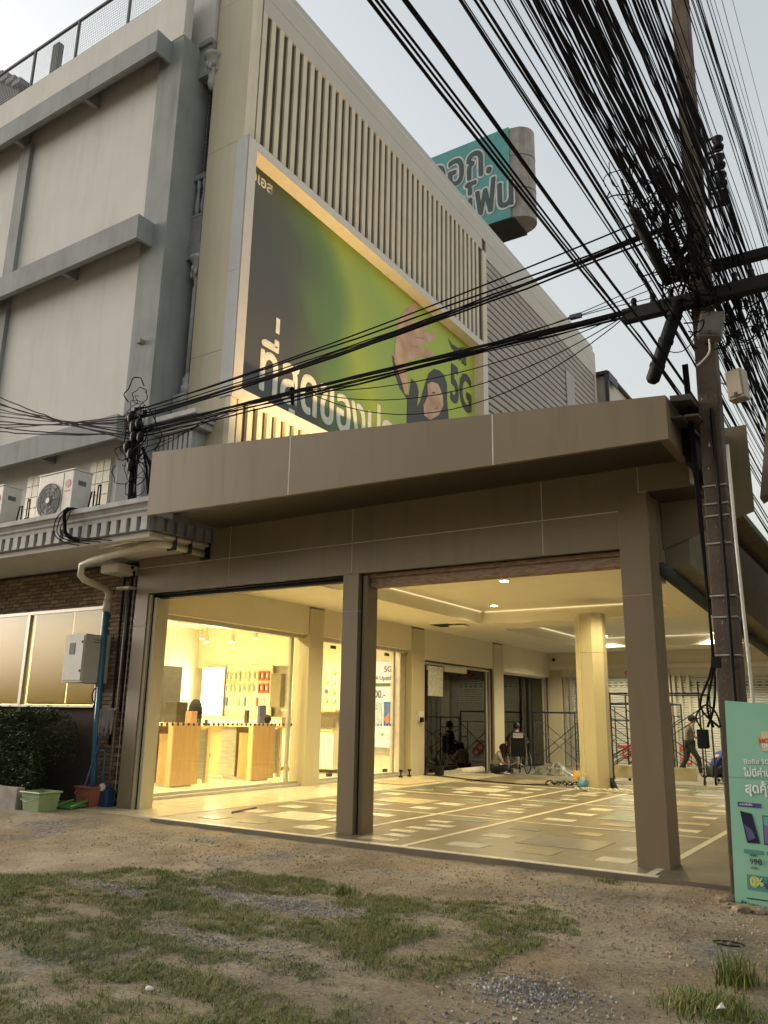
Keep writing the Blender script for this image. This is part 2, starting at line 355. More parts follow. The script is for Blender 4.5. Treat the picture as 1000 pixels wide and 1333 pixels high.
def leaf_mat(name, c1, c2, c3, scale=3.0):
    m = bpy.data.materials.new(name); m.use_nodes = True; n, l = m.node_tree.nodes, m.node_tree.links; p = n['Principled BSDF']
    p.inputs['Roughness'].default_value = 0.6; p.inputs['Specular IOR Level'].default_value = 0.3
    g = n.new('ShaderNodeNewGeometry'); tc = n.new('ShaderNodeTexCoord')
    z = n.new('ShaderNodeTexNoise'); z.inputs['Scale'].default_value = scale; z.inputs['Detail'].default_value = 4; l.new(tc.outputs['Object'], z.inputs['Vector'])
    ad = n.new('ShaderNodeMath'); ad.operation = 'MULTIPLY_ADD'; ad.inputs[1].default_value = 0.55; l.new(g.outputs['Random Per Island'], ad.inputs[0])
    mm = n.new('ShaderNodeMath'); mm.operation = 'MULTIPLY'; mm.inputs[1].default_value = 0.75; l.new(z.outputs['Fac'], mm.inputs[0]); l.new(mm.outputs[0], ad.inputs[2])
    r = n.new('ShaderNodeValToRGB'); r.color_ramp.elements[0].position = 0.3; r.color_ramp.elements[0].color = (*c1, 1)
    r.color_ramp.elements[1].position = 0.95; r.color_ramp.elements[1].color = (*c3, 1); e = r.color_ramp.elements.new(0.62); e.color = (*c2, 1)
    l.new(ad.outputs[0], r.inputs[0]); l.new(r.outputs[0], p.inputs['Base Color']); return m
MG = leaf_mat('lawn_grass', (0.050, 0.085, 0.010), (0.105, 0.150, 0.022), (0.27, 0.235, 0.080))
seeds = []
while len(seeds) < 190000:
    t = random.random(); x = random.uniform(-9.5, -2.0); y = 1.6+(6.9-1.6)*t
    d = grass_density(x, y)
    if random.random() < d**1.5: seeds.append((x, y, ground_z(x, y)-0.005, 0.45+0.75*d))
me = grass_mesh('grass', seeds, 0.010, 0.038, 0.0022, 1.7); me.materials.append(MG)
g = link('grass', me, kind='stuff'); g['label'] = 'patchy short green grass growing on the dry earth'; g['category'] = 'grass'
# creeping stray blades over the bare earth
seeds = []
for _ in range(90):
    cx, cy = random.uniform(-4.5, -0.9), random.uniform(3.8, 7.6)
    a = random.uniform(0, 6.28); L = random.uniform(0.2, 0.7)
    for k in range(26):
        t = random.random()*L; x, y = cx+math.cos(a)*t+random.gauss(0, .02), cy+math.sin(a)*t+random.gauss(0, .02)
        if y < 7.9: seeds.append((x, y, ground_z(x, y)-0.003, random.uniform(0.4, 0.9)))
me = grass_mesh('dry_runners', seeds, 0.015, 0.05, 0.002, 1.6)
me.materials.append(leaf_mat('dry_runner_grass', (0.075, 0.06, 0.03), (0.13, 0.105, 0.05), (0.19, 0.15, 0.08)))
g = link('dry_grass', me, kind='stuff'); g['label'] = 'sparse dry grass runners creeping over bare earth'; g['category'] = 'grass'
def tuft(x, y, n, h, spread, label):
    s = [(x+random.gauss(0, spread), y+random.gauss(0, spread), ground_z(x, y)-0.01, random.uniform(0.5, 1.1)) for _ in range(n)]
    me = grass_mesh('grass_tuft', s, h*0.5, h, 0.0035, 0.9); me.materials.append(MG)
    tag(link('grass_tuft', me), label, 'grass tuft')
tuft(-1.08, 5.62, 240, 0.26, 0.06, 'long spiky grass tuft on bare earth near the mint banner')
tuft(-1.12, 5.1, 1500, 0.10, 0.13, 'low dense grass clump with a white scrap in it')
tuft(-4.35, 6.22, 90, 0.17, 0.05, 'small spiky tuft at the lawn edge facing the doorway')
tuft(-2.62, 8.0, 220, 0.05, 0.08, 'tiny flat weed beside the corner of the paved floor')
def pebbles(name, spots, m, label):
    mb = MB()
    for (cx, cy, rx, ry, n, s0, s1) in spots:
        for _ in range(n):
            x, y = random.gauss(cx, rx), random.gauss(cy, ry)
            if y > 8.1 and x > -9.2: continue
            r = random.uniform(s0, s1); z = ground_z(x, y)+r*0.25
            q = Euler((random.random()*6, random.random()*6, random.random()*6)).to_matrix()
            vs = [q @ Vector(v)*r*random.uniform(0.7, 1.15) for v in ((1,0,0),(-1,0,0),(0,.8,0),(0,-.8,0),(0,0,.6),(0,0,-.6),(.6,.6,.3))]
            mb.add([(v.x+x, v.y+y, v.z+z) for v in vs], [(0,6,4),(6,2,4),(2,1,4),(1,3,4),(3,0,4),(6,0,5),(2,6,5),(1,2,5),(3,1,5),(0,3,5)])
    o = mb.build(name, m, kind='stuff'); o['label'] = label; o['category'] = 'gravel'
MGR = leaf_mat('crushed_stone', (0.12, 0.112, 0.100), (0.22, 0.208, 0.188), (0.40, 0.382, 0.35), 8)
pebbles('gravel', [(-2.02, 4.75, .2, .16, 900, .005, .017), (-1.6, 4.05, .3, .16, 1100, .005, .018), (-6.0, 5.15, .3, .1, 600, .005, .015), (-5, 5.6, .3, .1, 500, .005, .015),
                   (-4.3, 5.68, .3, .12, 700, .005, .015), (-4.4, 4.5, .3, .1, 450, .004, .013), (-3.7, 4.5, .5, .3, 700, .004, .013), (-3.4, 6.0, 1.8, 1.2, 900, .004, .011), (-2, 6.4, 1.0, .8, 700, .004, .012)],
        MGR, 'grey crushed stone gravel scattered in the bare patches')
pebbles('earth_clods', [(-4.5, 7.2, 2.6, .55, 1500, .004, .016), (-1.8, 6.6, .8, .9, 900, .004, .02), (-7.5, 6.8, 2.0, .8, 700, .004, .014)], mat('earth_crumb', (.30, .235, .155), .95, var=.4, scale=20), 'crumbs of dry earth scattered over the bare ground')
mb = MB()
for _ in range(130):
    x, y = random.uniform(-8, -.8), random.uniform(3.6, 8.0); z = ground_z(x, y)+.012; a = random.random()*6.28; L = random.uniform(.015, .04); c_, s_ = math.cos(a), math.sin(a)
    mb.add([(x-c_*L, y-s_*L, z), (x+s_*L*.4, y-c_*L*.4, z+.006), (x+c_*L, y+s_*L, z+.004), (x-s_*L*.4, y+c_*L*.4, z+.008)], [(0, 1, 2, 3)])
o = mb.build('leaf_litter', leaf_mat('dead_leaf', (.05, .032, .016), (.14, .09, .045), (.30, .22, .12), 9), kind='stuff'); o['label'] = 'dead brown leaf litter scattered over the earth'; o['category'] = 'leaves'
MRK = mat('earth_clod', (0.25, 0.19, 0.125), 0.95, var=0.35, scale=12, bump=0.5, bscale=30)
for i, (x, y, s) in enumerate([(-1.43, 7.42, .05), (-1.33, 7.33, .06), (-1.2, 7.36, .05), (-1.08, 7.34, .055), (-1.02, 7.22, .045), (-1.52, 7.62, .07), (-1.5, 7.8, .05)]):
    mb = MB().ball((0, 0, 0), s*1.3, s, s*.55, 7, 5)
    mb.v = [(a+x+random.uniform(-.2, .2)*s, b+y+random.uniform(-.2, .2)*s, c+ground_z(x, y)+s*.2) for a, b, c in mb.v]
    tag(mb.build('broken_concrete', MRK), 'lump of broken concrete at the foot of the mint banner', 'rock', 'broken lumps under the banner')
mb = MB().ball((0, 0, 0), .030, .019, .013, 8, 5); mb.v = [(a-3.75, b+3.5, c+ground_z(-3.75, 3.5)+.03) for a, b, c in mb.v]
tag(mb.build('pale_stone', mat('pale_stone', (0.6, 0.58, 0.52), 0.8)), 'smooth pale stone lying on the grass', 'stone')
zz = ground_z(-1.06, 5.05)
tag(MB().add([(-1.08, 5.0, zz+.04), (-1.03, 5.02, zz+.05), (-1.05, 5.03, zz+.075), (-1.06, 5.0, zz+.05)], [(0, 1, 2), (3, 1, 2), (0, 3, 2)]).build('paper_scrap', mat('white_paper', (0.75, 0.74, 0.7), 0.7)),
    'small white paper scrap stuck in the grass clump', 'litter')
zz = ground_z(-2.1, 6.9)
tag(MB().tube([(-1.25+.1*math.cos(t*.8), 6.35+.06*math.sin(t*.8), ground_z(-1.25, 6.35)+.012) for t in range(8)], .006, 5).build('wire_scrap', 'black'), 'short black loop of wire lying on bare earth', 'wire')

# ------------------------------------------------------------------ paved hall floor (setting)
def stone_floor():
    m = mat('brown_terrazzo', (0.175, 0.145, 0.100), 0.3, c2=(0.125, 0.102, 0.070), scale=1.3, bump=0.05, bscale=12)
    n, l = m.node_tree.nodes, m.node_tree.links; p = n['Principled BSDF']
    z = n.new('ShaderNodeTexNoise'); z.inputs['Scale'].default_value = 5; z.inputs['Detail'].default_value = 6
    tc = n.new('ShaderNodeTexCoord'); l.new(tc.outputs['Object'], z.inputs['Vector'])
    r = n.new('ShaderNodeMapRange'); r.inputs[3].default_value = 0.26; r.inputs[4].default_value = 0.46; l.new(z.outputs['Fac'], r.inputs[0]); l.new(r.outputs[0], p.inputs['Roughness'])
    return m
floor = B(-8.98, 8.15, -0.5, -1.2, 20.0, 0.0).build('paved_floor', stone_floor(), kind='structure')
rough_floor = B(-11, 20.0, -0.6, -1.0, 40, -0.10).build('screed_floor', mat('bare_screed', (0.20, 0.185, 0.15), 0.6, c2=(0.12, 0.11, 0.09), scale=1.5, bump=0.2), kind='structure')
border = B(-10.95, 8.15, -0.5, -8.98, 20.0, 0.002).build('border_floor', M['cream'], kind='structure')
B(-11.2, 7.9, -0.4, -10.95, 8.7, 0.012).build('concrete_apron', M['concrete'], kind='structure')
# cream border slabs with joints
k = 0
for i in range(20):
    y0 = 8.18+i*0.6
    for (x0, x1) in ((-10.6, -9.8), (-9.8, -9.0)):
        if y0 > 19.5: continue
        B(x0+.003, y0+.003, 0.0, x1-.003, y0+.597, 0.006).build('border_slab', M['cream'], border)
strip = mat('pale_marble_strip', (0.60, 0.55, 0.44), 0.3, var=0.12, scale=6)
tile_m = [mat('cream_inlay', (0.68, 0.64, 0.53), 0.2, var=0.1), mat('grey_green_inlay', (0.28, 0.33, 0.28), 0.22, var=0.1), mat('sand_inlay', (0.45, 0.38, 0.25), 0.22, var=0.12), mat('grey_inlay', (0.34, 0.32, 0.28), 0.22, var=0.12)]
def fl(x0, y0, x1, y1, m, name='floor_strip', h=0.005): B(x0, y0, -0.01, x1, y1, h).build(name, m, floor)
x = -8.98
for L in (1.9, 1.7, 1.6, 1.6): # front kerb strip in lengths
    fl(x+.004, 8.152, min(x+L, -2.18)-.004, 8.245, strip, 'kerb_strip', 0.007); x += L
for xx in (-6.2, -5.0, -2.28):
    y = 8.25
    while y < 19.9: fl(xx-.04, y+.003, xx+.04, min(y+2.95, 19.95)-.003, strip); y += 2.95
for yy in (11.2, 14.15, 17.1):
    for (a, b) in ((-8.98, -6.245), (-6.155, -5.045), (-4.955, -2.325)): fl(a+.003, yy-.035, b, yy+.035, strip, h=0.006)
for row in range(4):
    y0 = 8.25+2.95*row
    for bx, (a, b) in enumerate(((-8.94, -6.24), (-4.96, -2.32))):
        cx = (a+b)/2; cy = y0+1.44
        big = tile_m[3 if bx else 0] if row == 0 else random.choice(tile_m)
        fl(cx-.47, cy-.40, cx+.47, cy+.40, big, 'floor_tile')
        for i in (-1, 0, 1):
            for j in (-1, 0, 1):
                if i == 0 and j == 0: continue
                if random.random() < 0.25 and row: continue
                mm = random.choices(tile_m, (6, 1.3, 1.6, 1))[0]; w, d = random.uniform(.17, .23), random.uniform(.13, .18)
                ex, ey = random.uniform(-.05, .05), random.uniform(-.04, .04)
                fl(cx+i*.82-w+ex, cy+j*.87-d+ey, cx+i*.82+w+ex, cy+j*.87+d+ey, mm, 'floor_tile')
        if row:
            for _ in range(1):
                ex, ey = random.choice((-.42, .42, -1.15, 1.15)), random.choice((-.45, .45, -1.2, 1.2))
                fl(cx+ex-.13, cy+ey-.08, cx+ex+.13, cy+ey+.08, random.choice(tile_m), 'floor_tile', 0.004)
    for j in range(7):
        cy = y0+.3+j*.38; w = random.uniform(.13, .26); ex = random.uniform(-.15, .15)
        fl(-5.6+ex-w, cy-.1, -5.6+ex+w, cy+.1, random.choices(tile_m, (5, 2, 1, 1))[0], 'floor_tile')
for i, (cx, cy) in enumerate(((-10.1, 18.7), (-9.6, 19.3))):
    fl(cx-.4, cy-.14, cx+.4, cy+.14, tile_m[2], 'floor_tile', 0.008)

# ------------------------------------------------------------------ the commercial building
bld = thing('commercial_building', 'taupe clad commercial building with open lit hall and slatted tower', 'building', (-6, 14, 0))
F = 8.64
def part(name, m, *boxes, parent=bld, bevel=0, smooth=False):
    mb = MB()
    for b in boxes: mb.box(*b)
    return mb.build(name, m, parent, smooth, bevel)
# front lintel wall: backing + cladding panels with pale joints
part('lintel_backing', 'grout', (-10.26, F+.0025, 3.24, -2.19, F+.25, 4.6)); part('lintel_backing', 'grout', (-2.189, F+.004, 3.85, -1.70, F+.25, 4.6))
XB = [-10.27, -8.3, -6.08, -3.39, -2.17]
for i in range(4):
    part('wall_panel', 'acp', (XB[i]+.006, F, 3.225, XB[i+1]-.006, F+.03, 3.636))
    part('wall_panel', 'acp', (XB[i]+.006, F, 3.648, (XB[i+1] if i < 3 else -2.265)-.006, F+.03, 4.5))
part('wall_panel', 'acp', (-2.265+.004, F, 3.832, -1.685, F+.03, 4.5))
part('soffit_panel', 'acp_shade', (-2.18, F+.03, 3.825, -1.685, 9.2, 3.85))
MB().prism([(-2.175, 3.29), (-1.2, 3.62), (-1.2, 4.6), (-2.175, 4.6)], 'y', 9.2, 9.24).build('gusset_panel', 'acp', bld)
# corner post, middle post, left pier
def post(x0, x1, y0, y1, zb, zt, joint, label=None):
    p = part('post', 'acp', (x0, y0, zb, x1, y1, joint-.004), bevel=.004)
    part('post_panel', 'acp', (x0, y0, joint+.004, x1, y1, zt), parent=p, bevel=.004)
    part('joint', 'grout', (x0+.008, y0+.008, joint-.006, x1-.008, y1-.008, joint+.006), parent=p)
    return p
pr = post(-2.505, -2.185, F-.004, 9.06, -0.03, 3.822, 2.705)
pm = post(-6.205, -5.955, F-.004, 8.99, -0.02, 3.223, 2.735)
part('shutter_guide', 'black', (-5.953, 8.72, 0, -5.925, 8.82, 3.2), parent=pm)
part('shutter_guide', 'acp', (-5.923, 8.70, 0, -5.86, 8.95, 3.2), parent=pm)
pl = post(-10.27, -9.98, F-.004, 9.0, 0.0, 3.223, 2.71)
part('shutter_guide', 'black', (-9.928, 8.70, 0, -9.90, 8.84, 3.2), parent=pl)
part('guide_frame', 'olive', (-9.98, 8.66, 0, -9.93, 8.9, 3.2), (-9.898, 8.70, 0, -9.84, 8.95, 3.16), parent=pl)
part('return_wall', 'acp', (-10.6, 8.9, 0, -9.98, 9.0, 3.66))
# roller beam heads
rb = part('shutter_head', 'rust', (-5.85, 8.78, 3.06, -2.51, 8.98, 3.22))
part('angle_iron', 'rust', (-5.85, 8.74, 3.17, -2.51, 8.78, 3.215), (-5.85, 8.765, 3.05, -2.51, 8.785, 3.10), parent=rb)
part('shutter_head', 'black', (-9.9, 8.76, 3.15, -6.21, 8.86, 3.21), (-9.9, 8.7, 3.195, -6.21, 8.75, 3.222))
# canopy: oblique fascia of three panels, soffit, sheet roof
ca = part('canopy', 'acp_shade', (-8.55, 7.72, 4.12, -1.72, F, 4.18))
fx = [(-8.62, 7.30), (-6.22, 7.43), (-3.50, 7.56), (-1.68, 7.63)]
ft = [4.957, 4.815, 4.622, 4.488]
for i in range(3):
    (xa, ya), (xb, yb) = fx[i], fx[i+1]; za, zb = ft[i], ft[i+1]; e = .005
    MB().hexa([(xa+e, ya, 4.04), (xb-e, yb, 4.04), (xb-e, yb+.03, 4.04), (xa+e, ya+.03, 4.04)],
              [(xa+e, ya, za), (xb-e, yb, zb), (xb-e, yb+.03, zb), (xa+e, ya+.03, za)]).build('fascia_panel', 'acp', ca)
    MB().hexa([(xa+e, ya+.034, 4.042), (xb-e, yb+.034, 4.042), (xb-e, yb+.12, 4.06), (xa+e, ya+.12, 4.06)],
              [(xa+e, ya+.034, 4.10), (xb-e, yb+.034, 4.10), (xb-e, yb+.12, 4.12), (xa+e, ya+.12, 4.12)]).build('soffit_edge', 'acp', ca)
for i in (1, 2): part('joint', 'grout', (fx[i][0]-.0075, fx[i][1]-.001, 4.042, fx[i][0]+.0075, fx[i][1]+.02, ft[i]-.004), parent=ca)
MB().hexa([(-8.6, 7.35, 4.06), (-1.7, 7.67, 4.06), (-1.7, 7.68, 4.06), (-8.6, 7.36, 4.06)], [(-8.6, 7.35, 4.9), (-1.7, 7.67, 4.45), (-1.7, 7.68, 4.45), (-8.6, 7.36, 4.9)]).build('joint', 'grout', ca)
MB().hexa([(-1.71, 7.66, 4.04), (-1.68, 7.66, 4.04), (-1.68, 8.60, 4.03), (-1.71, 8.60, 4.03)], [(-1.71, 7.66, 4.486), (-1.68, 7.66, 4.486), (-1.68, 8.60, 4.52), (-1.71, 8.60, 4.52)]).build('fascia_return', 'acp', ca)
part('return_soffit', 'acp', (-1.80, 7.69, 4.075, -1.712, 8.6, 4.115), parent=ca)
part('joint', 'grout', (-1.715, 8.602, 3.84, -1.683, 8.638, 4.52), parent=ca)
rs = MB()
for i in range(46):
    xa = -8.3+i*0.15; q = lambda X: 4.90-(X+8.3)*0.0655
    q = lambda X: 4.74-(X+8.3)*0.0655
    rs.hexa([(xa, 7.75, q(xa)-.02), (xa+.13, 7.75, q(xa+.13)-.02), (xa+.13, 9.9, q(xa+.13)+.1), (xa, 9.9, q(xa)+.1)],
            [(xa, 7.75, q(xa)), (xa+.13, 7.75, q(xa+.13)), (xa+.13, 9.9, q(xa+.13)+.12), (xa, 9.9, q(xa)+.12)])
rs.hexa([(-1.66, 7.70, 4.44), (-1.47, 7.74, 4.44), (-1.47, 9.6, 4.47), (-1.66, 9.6, 4.47)], [(-1.66, 7.70, 4.50), (-1.47, 7.74, 4.50), (-1.47, 9.6, 4.53), (-1.66, 9.6, 4.53)])
rs.build('sheet_roof', mat('old_sheet_metal', (0.10, 0.085, 0.065), 0.6, metal=0.3, var=0.3), ca)
part('roof_deck', 'concrete', (-8.5, 8.9, 4.2, -1.7, 32, 4.3))
part('side_gap_fill', 'black', (-1.66, 8.2, 3.95, -1.58, 9.3, 4.5))  # black box standing in for the dark gap beside the canopy return
part('return_panel', 'acp', (-2.26, 9.062, 2.9, -2.182, 9.24, 3.82))
# right side beam with rolled awning
MB().hexa([(-2.18, 9.24, 3.05), (-1.9, 9.24, 3.10), (-1.9, 20, 2.7), (-2.18, 20, 2.6)], [(-2.18, 9.24, 3.95), (-1.9, 9.24, 3.95), (-1.9, 20, 3.95), (-2.18, 20, 3.95)]).build('side_beam', mat('olive_soffit', (0.20, 0.18, 0.11), 0.6), bld)
MB().tube([(-2.16, 9.0, 3.03), (-2.14, 12.0, 2.86), (-2.12, 20, 2.5)], .075, 10).build('rolled_awning', mat('awning_cloth', (0.05, 0.065, 0.05), 0.8), bld, True)
# side wall of the hall: columns, beam, sills
for (y0, y1) in ((13.6, 14.1), (17.87, 18.5), (22.7, 23.4)):
    c = part('column', 'olive', (-11.0, y0, -.12, -10.6, y1, 2.80), bevel=.004)
    part('column_top', 'olive', (-11.0, y0, 2.808, -10.6, y1, 3.62), parent=c, bevel=.004)
    part('joint', 'grout', (-10.99, y0+.01, 2.79, -10.61, y1-.01, 2.82), parent=c)
for (y0, y1, z0) in ((9.0, 13.6, 3.06), (14.1, 17.87, 3.06), (18.5, 22.7, 2.86), (23.4, 27.3, 2.82)):
    part('side_beam', 'wall_in', (-10.98, y0, z0, -10.63, y1, 3.66))
for (y0, y1) in ((9.0, 13.6), (14.1, 17.87)):
    part('sill', 'alu', (-10.97, y0, 0, -10.70, y1, .05), (-10.93, y0, .05, -10.80, y1, .10))
    part('head_rail', 'alu', (-10.93, y0, 2.98, -10.75, y1, 3.058))
# ceiling ring with two light trays
part('ceiling', 'ceil', (-10.98, 8.9, 3.66, -8.75, 27.5, 4.15), (-3.95, 9.0, 3.66, -2.19, 27.5, 4.15), (-8.75, 8.9, 3.66, -3.95, 10.4, 4.15),
     (-8.75, 18.1, 3.66, -3.95, 19.4, 4.15), (-8.75, 25.6, 3.66, -3.95, 27.5, 4.15))
part('tray_ceiling', 'ceil', (-8.75, 10.4, 3.97, -3.95, 18.1, 4.15), (-8.75, 19.4, 3.97, -3.95, 25.6, 4.15))
hole = part('access_hatch', 'black', (-10.0, 17.7, 3.652, -9.5, 18.3, 3.665))
part('hatch_door', 'ceil', (-9.5, 17.75, 3.60, -9.1, 18.2, 3.62))
# front ceiling drop behind lintel
part('lintel_back', 'wall_in', (-10.26, 8.9, 3.23, -2.2, 9.0, 3.66))
# octagonal column
cx, cy, rr = -5.78, 17.35, 0.33
oc = MB().prism([(cx+rr*math.cos(R(22.5+45*i)), cy+rr*math.sin(R(22.5+45*i))) for i in range(8)], 'z', -.1, 2.80).build('hall_column', 'olive', bld)
MB().prism([(cx+rr*math.cos(R(22.5+45*i)), cy+rr*math.sin(R(22.5+45*i))) for i in range(8)], 'z', 2.81, 3.66).build('column_top', 'olive', oc)
MB().prism([(cx+(rr-.012)*math.cos(R(22.5+45*i)), cy+(rr-.012)*math.sin(R(22.5+45*i))) for i in range(8)], 'z', 2.79, 2.82).build('joint', 'grout', oc)
part('joint', 'grout', (cx-.156, cy-.309, 0, cx-.146, cy-.30, 3.64), parent=oc)
# back wall with roller shutters
part('back_beam', 'wall_in', (-10.98, 27.3, 3.08, -1.9, 27.6, 3.66))
part('beam_lip', 'ceil', (-10.6, 27.25, 3.10, -1.9, 27.298, 3.22))
for (x0, x1) in ((-10.98, -10.2), (-6.92, -6.55), (-3.2, -1.9)): part('back_pier', 'olive', (x0, 27.32, -.1, x1, 27.7, 3.08))
for (x0, x1) in ((-10.2, -6.92), (-6.55, -3.2)):
    mb = MB(); z = -.1
    while z < 2.85:
        mb.prism([(27.50, z), (27.46, z+.012), (27.46, z+.062), (27.50, z+.075), (27.53, z+.075), (27.53, z)], 'x', x0, x1); z += .078
    s = mb.build('roller_shutter', 'shutter', bld)
    for xx in (x0+.05, x0+.25, x0+.5): part('shutter_guide', 'alu', (xx, 27.38, -.1, xx+.09, 27.45, 2.85), parent=s)
    part('shutter_box', 'shutter', (x0, 27.36, 2.85, x1, 27.6, 3.08), parent=s)
    mb = MB()
    for r_ in range(2):
        for k in range(12): mb.box(x0+.6+k*.2, 27.452, 2.62-r_*.1, x0+.7+k*.2, 27.46, 2.645-r_*.1)
    mb.build('slot', 'black', s)
sgn = part('shutter_sign', mat('sign_white', (0.6, 0.58, 0.5), 0.6), (-9.9, 27.33, 2.88, -6.95, 27.356, 3.07))
text('๑O', .24, 'red', sgn, face_front(-8.0, 27.326, 2.885), off=.012)
text('ว,', .2, 'black', sgn, face_front(-9.6, 27.326, 2.9), off=.006)
text(',,', .2, 'black', sgn, face_front(-7.35, 27.326, 2.95), off=.006)
for (xx, zz) in ((-9.35, .28), (-8.1, .25), (-6.35, .28)):
    mb = MB()
    for q in ((0, .14), (.16, -.02)):
        mb.tube([(xx+q[0]+.13*math.cos(t*.5236), 27.44, zz+q[1]+.13*math.sin(t*.5236)) for t in range(12)], .03, 5, closed=True)
    mb.box(xx-.3, 27.43, zz+.33, xx+.2, 27.455, zz+.38)
    mb.build('shutter_emblem', 'red', bld)
# dark shop fronts at the far end of the side wall
dg = glass('dark_glass', (0.16, 0.17, 0.13), 0.02, 1.4)
for (y0, y1) in ((18.5, 22.7), (23.4, 27.2)):
    fr = part('door_frame', 'alu', (-10.80, y1-.12, -.1, -10.70, y1-.02, 2.82), (-10.80, y1-.30, -.1, -10.72, y1-.24, 2.82), (-10.80, y0+.02, -.1, -10.70, y0+.10, 2.82), (-10.80, y0, 2.76, -10.70, y1, 2.82))
    part('pane', dg, (-10.765, y0+.1, -.08, -10.755, (y0+y1)/2, 2.76), parent=fr)
    part('pane', dg, (-10.765, (y0+y1)/2+.01, -.08, -10.755, y1-.3, 2.76), parent=fr)
    part('dark_frame', mat('dark_red_frame', (0.06, 0.02, 0.02), 0.5), (-10.69, y1-.06, -.1, -10.66, y1-.02, 2.84), parent=fr)
part('room_wall', mat('unlit_room', (0.20, 0.19, 0.13), 0.8), (-14.0, 18.52, -.1, -13.9, 27.5, 3.6), (-14, 18.52, -.14, -10.9, 27.5, -.10), (-14, 27.2, -.1, -10.99, 27.3, 3.6), (-14, 18.52, 3.5, -10.99, 27.3, 3.6))
part('green_panel', mat('lime_panel', (0.35, 0.40, 0.06), 0.5), (-12.0, 18.8, .55, -11.95, 21.6, 1.05))
part('transom_box', 'wall_in', (-10.69, 19.6, 2.62, -10.60, 20.9, 2.76))
tag(part('notice_board', mat('dusty_acrylic', (0.42, 0.42, 0.36), 0.5, c2=(0.62, 0.62, 0.56), scale=14), (-10.62, 18.62, 1.95, -10.58, 19.45, 2.72), parent=None), 'dusty clear notice board hanging on the dark glass door', 'notice board')
pb = thing('police_sign', 'dark blue sign with pale letters hung behind dark glass', 'sign', (-10.86, 24, 1.9))
part('board', mat('navy_board', (0.03, 0.05, 0.10), 0.5), (-10.90, 23.5, 1.55, -10.86, 24.6, 2.25), parent=pb)
text('police', .36, mat('pale_print', (0.45, 0.45, 0.42), 0.6), pb, face_right(-10.855, 23.6, 1.85), off=.008)
part('conduit_board', 'black', (-10.7, 18.52, 1.3, -10.57, 18.62, 2.6))

# ------------------------------------------------------------------ slatted tower of the same building
TX, TY = -9.8, 9.97
part('tower_core', 'slatback', (-10.93, TY+.045, 4.3, -10.16, 31.7, 16.7)); part('tower_core', 'slatback', (-22, 10.6, 4.3, -10.931, 31.7, 16.7))
part('slat_backing', 'slatback', (-10.155, TY+.165, 12.5, TX-.052, 20.9, 16.2))
part('siding_backing', 'slatback', (-10.155, 20.9, 4.3, TX-.12, 31.7, 16.2))
for (z0, z1) in ((4.3, 8.0), (8.008, 12.558), (12.566, 16.2)):
    x1 = -10.08 if 6.9 < z1 < 12.6 and z0 > 4.4 else -9.93
    part('front_panel', 'olive', (-10.92, TY, z0, x1, TY+.04, z1))
part('front_panel', 'olive', (-10.92, TY, 16.208, TX, TY+.04, 16.9))
for z0, z1 in ((12.6, 16.2), (4.3, 7.02)): part('corner_trim', 'slat', (-9.93, TY, z0, TX, TY+.16, z1), bevel=.004)
part('edge_trim', 'steel', (-10.96, TY+.02, 4.3, -10.925, TY+.12, 12.6))
for i in range(38):
    y0 = 10.17+i*.2715
    part('slat', 'slat', (TX-.05, y0, 12.6, TX, y0+.135, 15.78))
for i in range(38):
    y0 = 10.17+i*.2715
    part('slat', 'slat', (TX-.07, y0, 4.4, TX, y0+.135, 7.02))
part('slat_backing', 'slatback', (-10.155, 10.14, 4.3, TX-.072, 20.9, 7.1))
part('slat_header', 'parapet', (TX-.10, 10.17, 15.78, TX, 20.62, 16.2))
part('side_trim', 'slat', (TX-.12, 20.62, 4.3, TX+.01, 20.90, 15.78))
part('parapet', 'parapet', (-10.3, TY+.045, 16.21, TX, 31.72, 16.72), bevel=.01)
for i in range(6):
    a = TY+.1+i*3.62
    part('parapet_flashing', 'flash', (-10.25, a, 16.73, TX-.03, a+3.60, 16.80), bevel=.012)
part('parapet_cap', 'parapet', (-10.32, TY+.045, 16.80, TX-.08, 31.72, 17.08), bevel=.02)
part('frame_header', 'parapet', (TX-.1, 20.9, 15.62, TX, 31.72, 16.2))
part('side_post', 'parapet', (TX-.1, 31.5, 4.3, TX, 31.72, 15.62))
z = 4.4
while z < 15.6:
    MB().prism([(TX-.11, z), (TX-.05, z+.02), (TX-.03, z+.17), (TX-.11, z+.23)], 'y', 20.9, 31.5).build('siding_board', 'siding', bld); z += .245
part('access_door', 'siding', (TX-.035, 28.0, 12.2, TX-.005, 28.9, 14.6))
# billboard
bb = thing('billboard', 'large green and charcoal billboard recessed in a pale lit frame', 'billboard', (-10, 15, 7))
FM = mat('frame_panel', (0.60, 0.545, 0.47), 0.45, var=0.05)
FG = mat('frame_side', (0.43, 0.42, 0.42), 0.45, var=0.05)
Y0, Y1, Z0, Z1 = TY-.02, 20.80, 7.03, 12.57
fr = part('frame_stile', FM, (-10.15, Y0+.03, Z0, TX+.02, Y0+.27, Z1), parent=bb)
part('frame_stile', FM, (-10.15, Y1-.24, Z0, TX+.02, Y1, Z1), parent=bb)
for z0, z1 in ((Z0, Z0+.21), (Z1-.21, Z1)): part('frame_rail', FM, (-10.15, Y0+.27, z0, TX+.02, Y1-.24, z1), parent=bb)
part('side_cladding', FG, (-10.08, Y0, Z0, TX+.005, Y0+.028, 9.6), (-10.08, Y0, 9.606, TX+.005, Y0+.028, Z1), parent=fr)
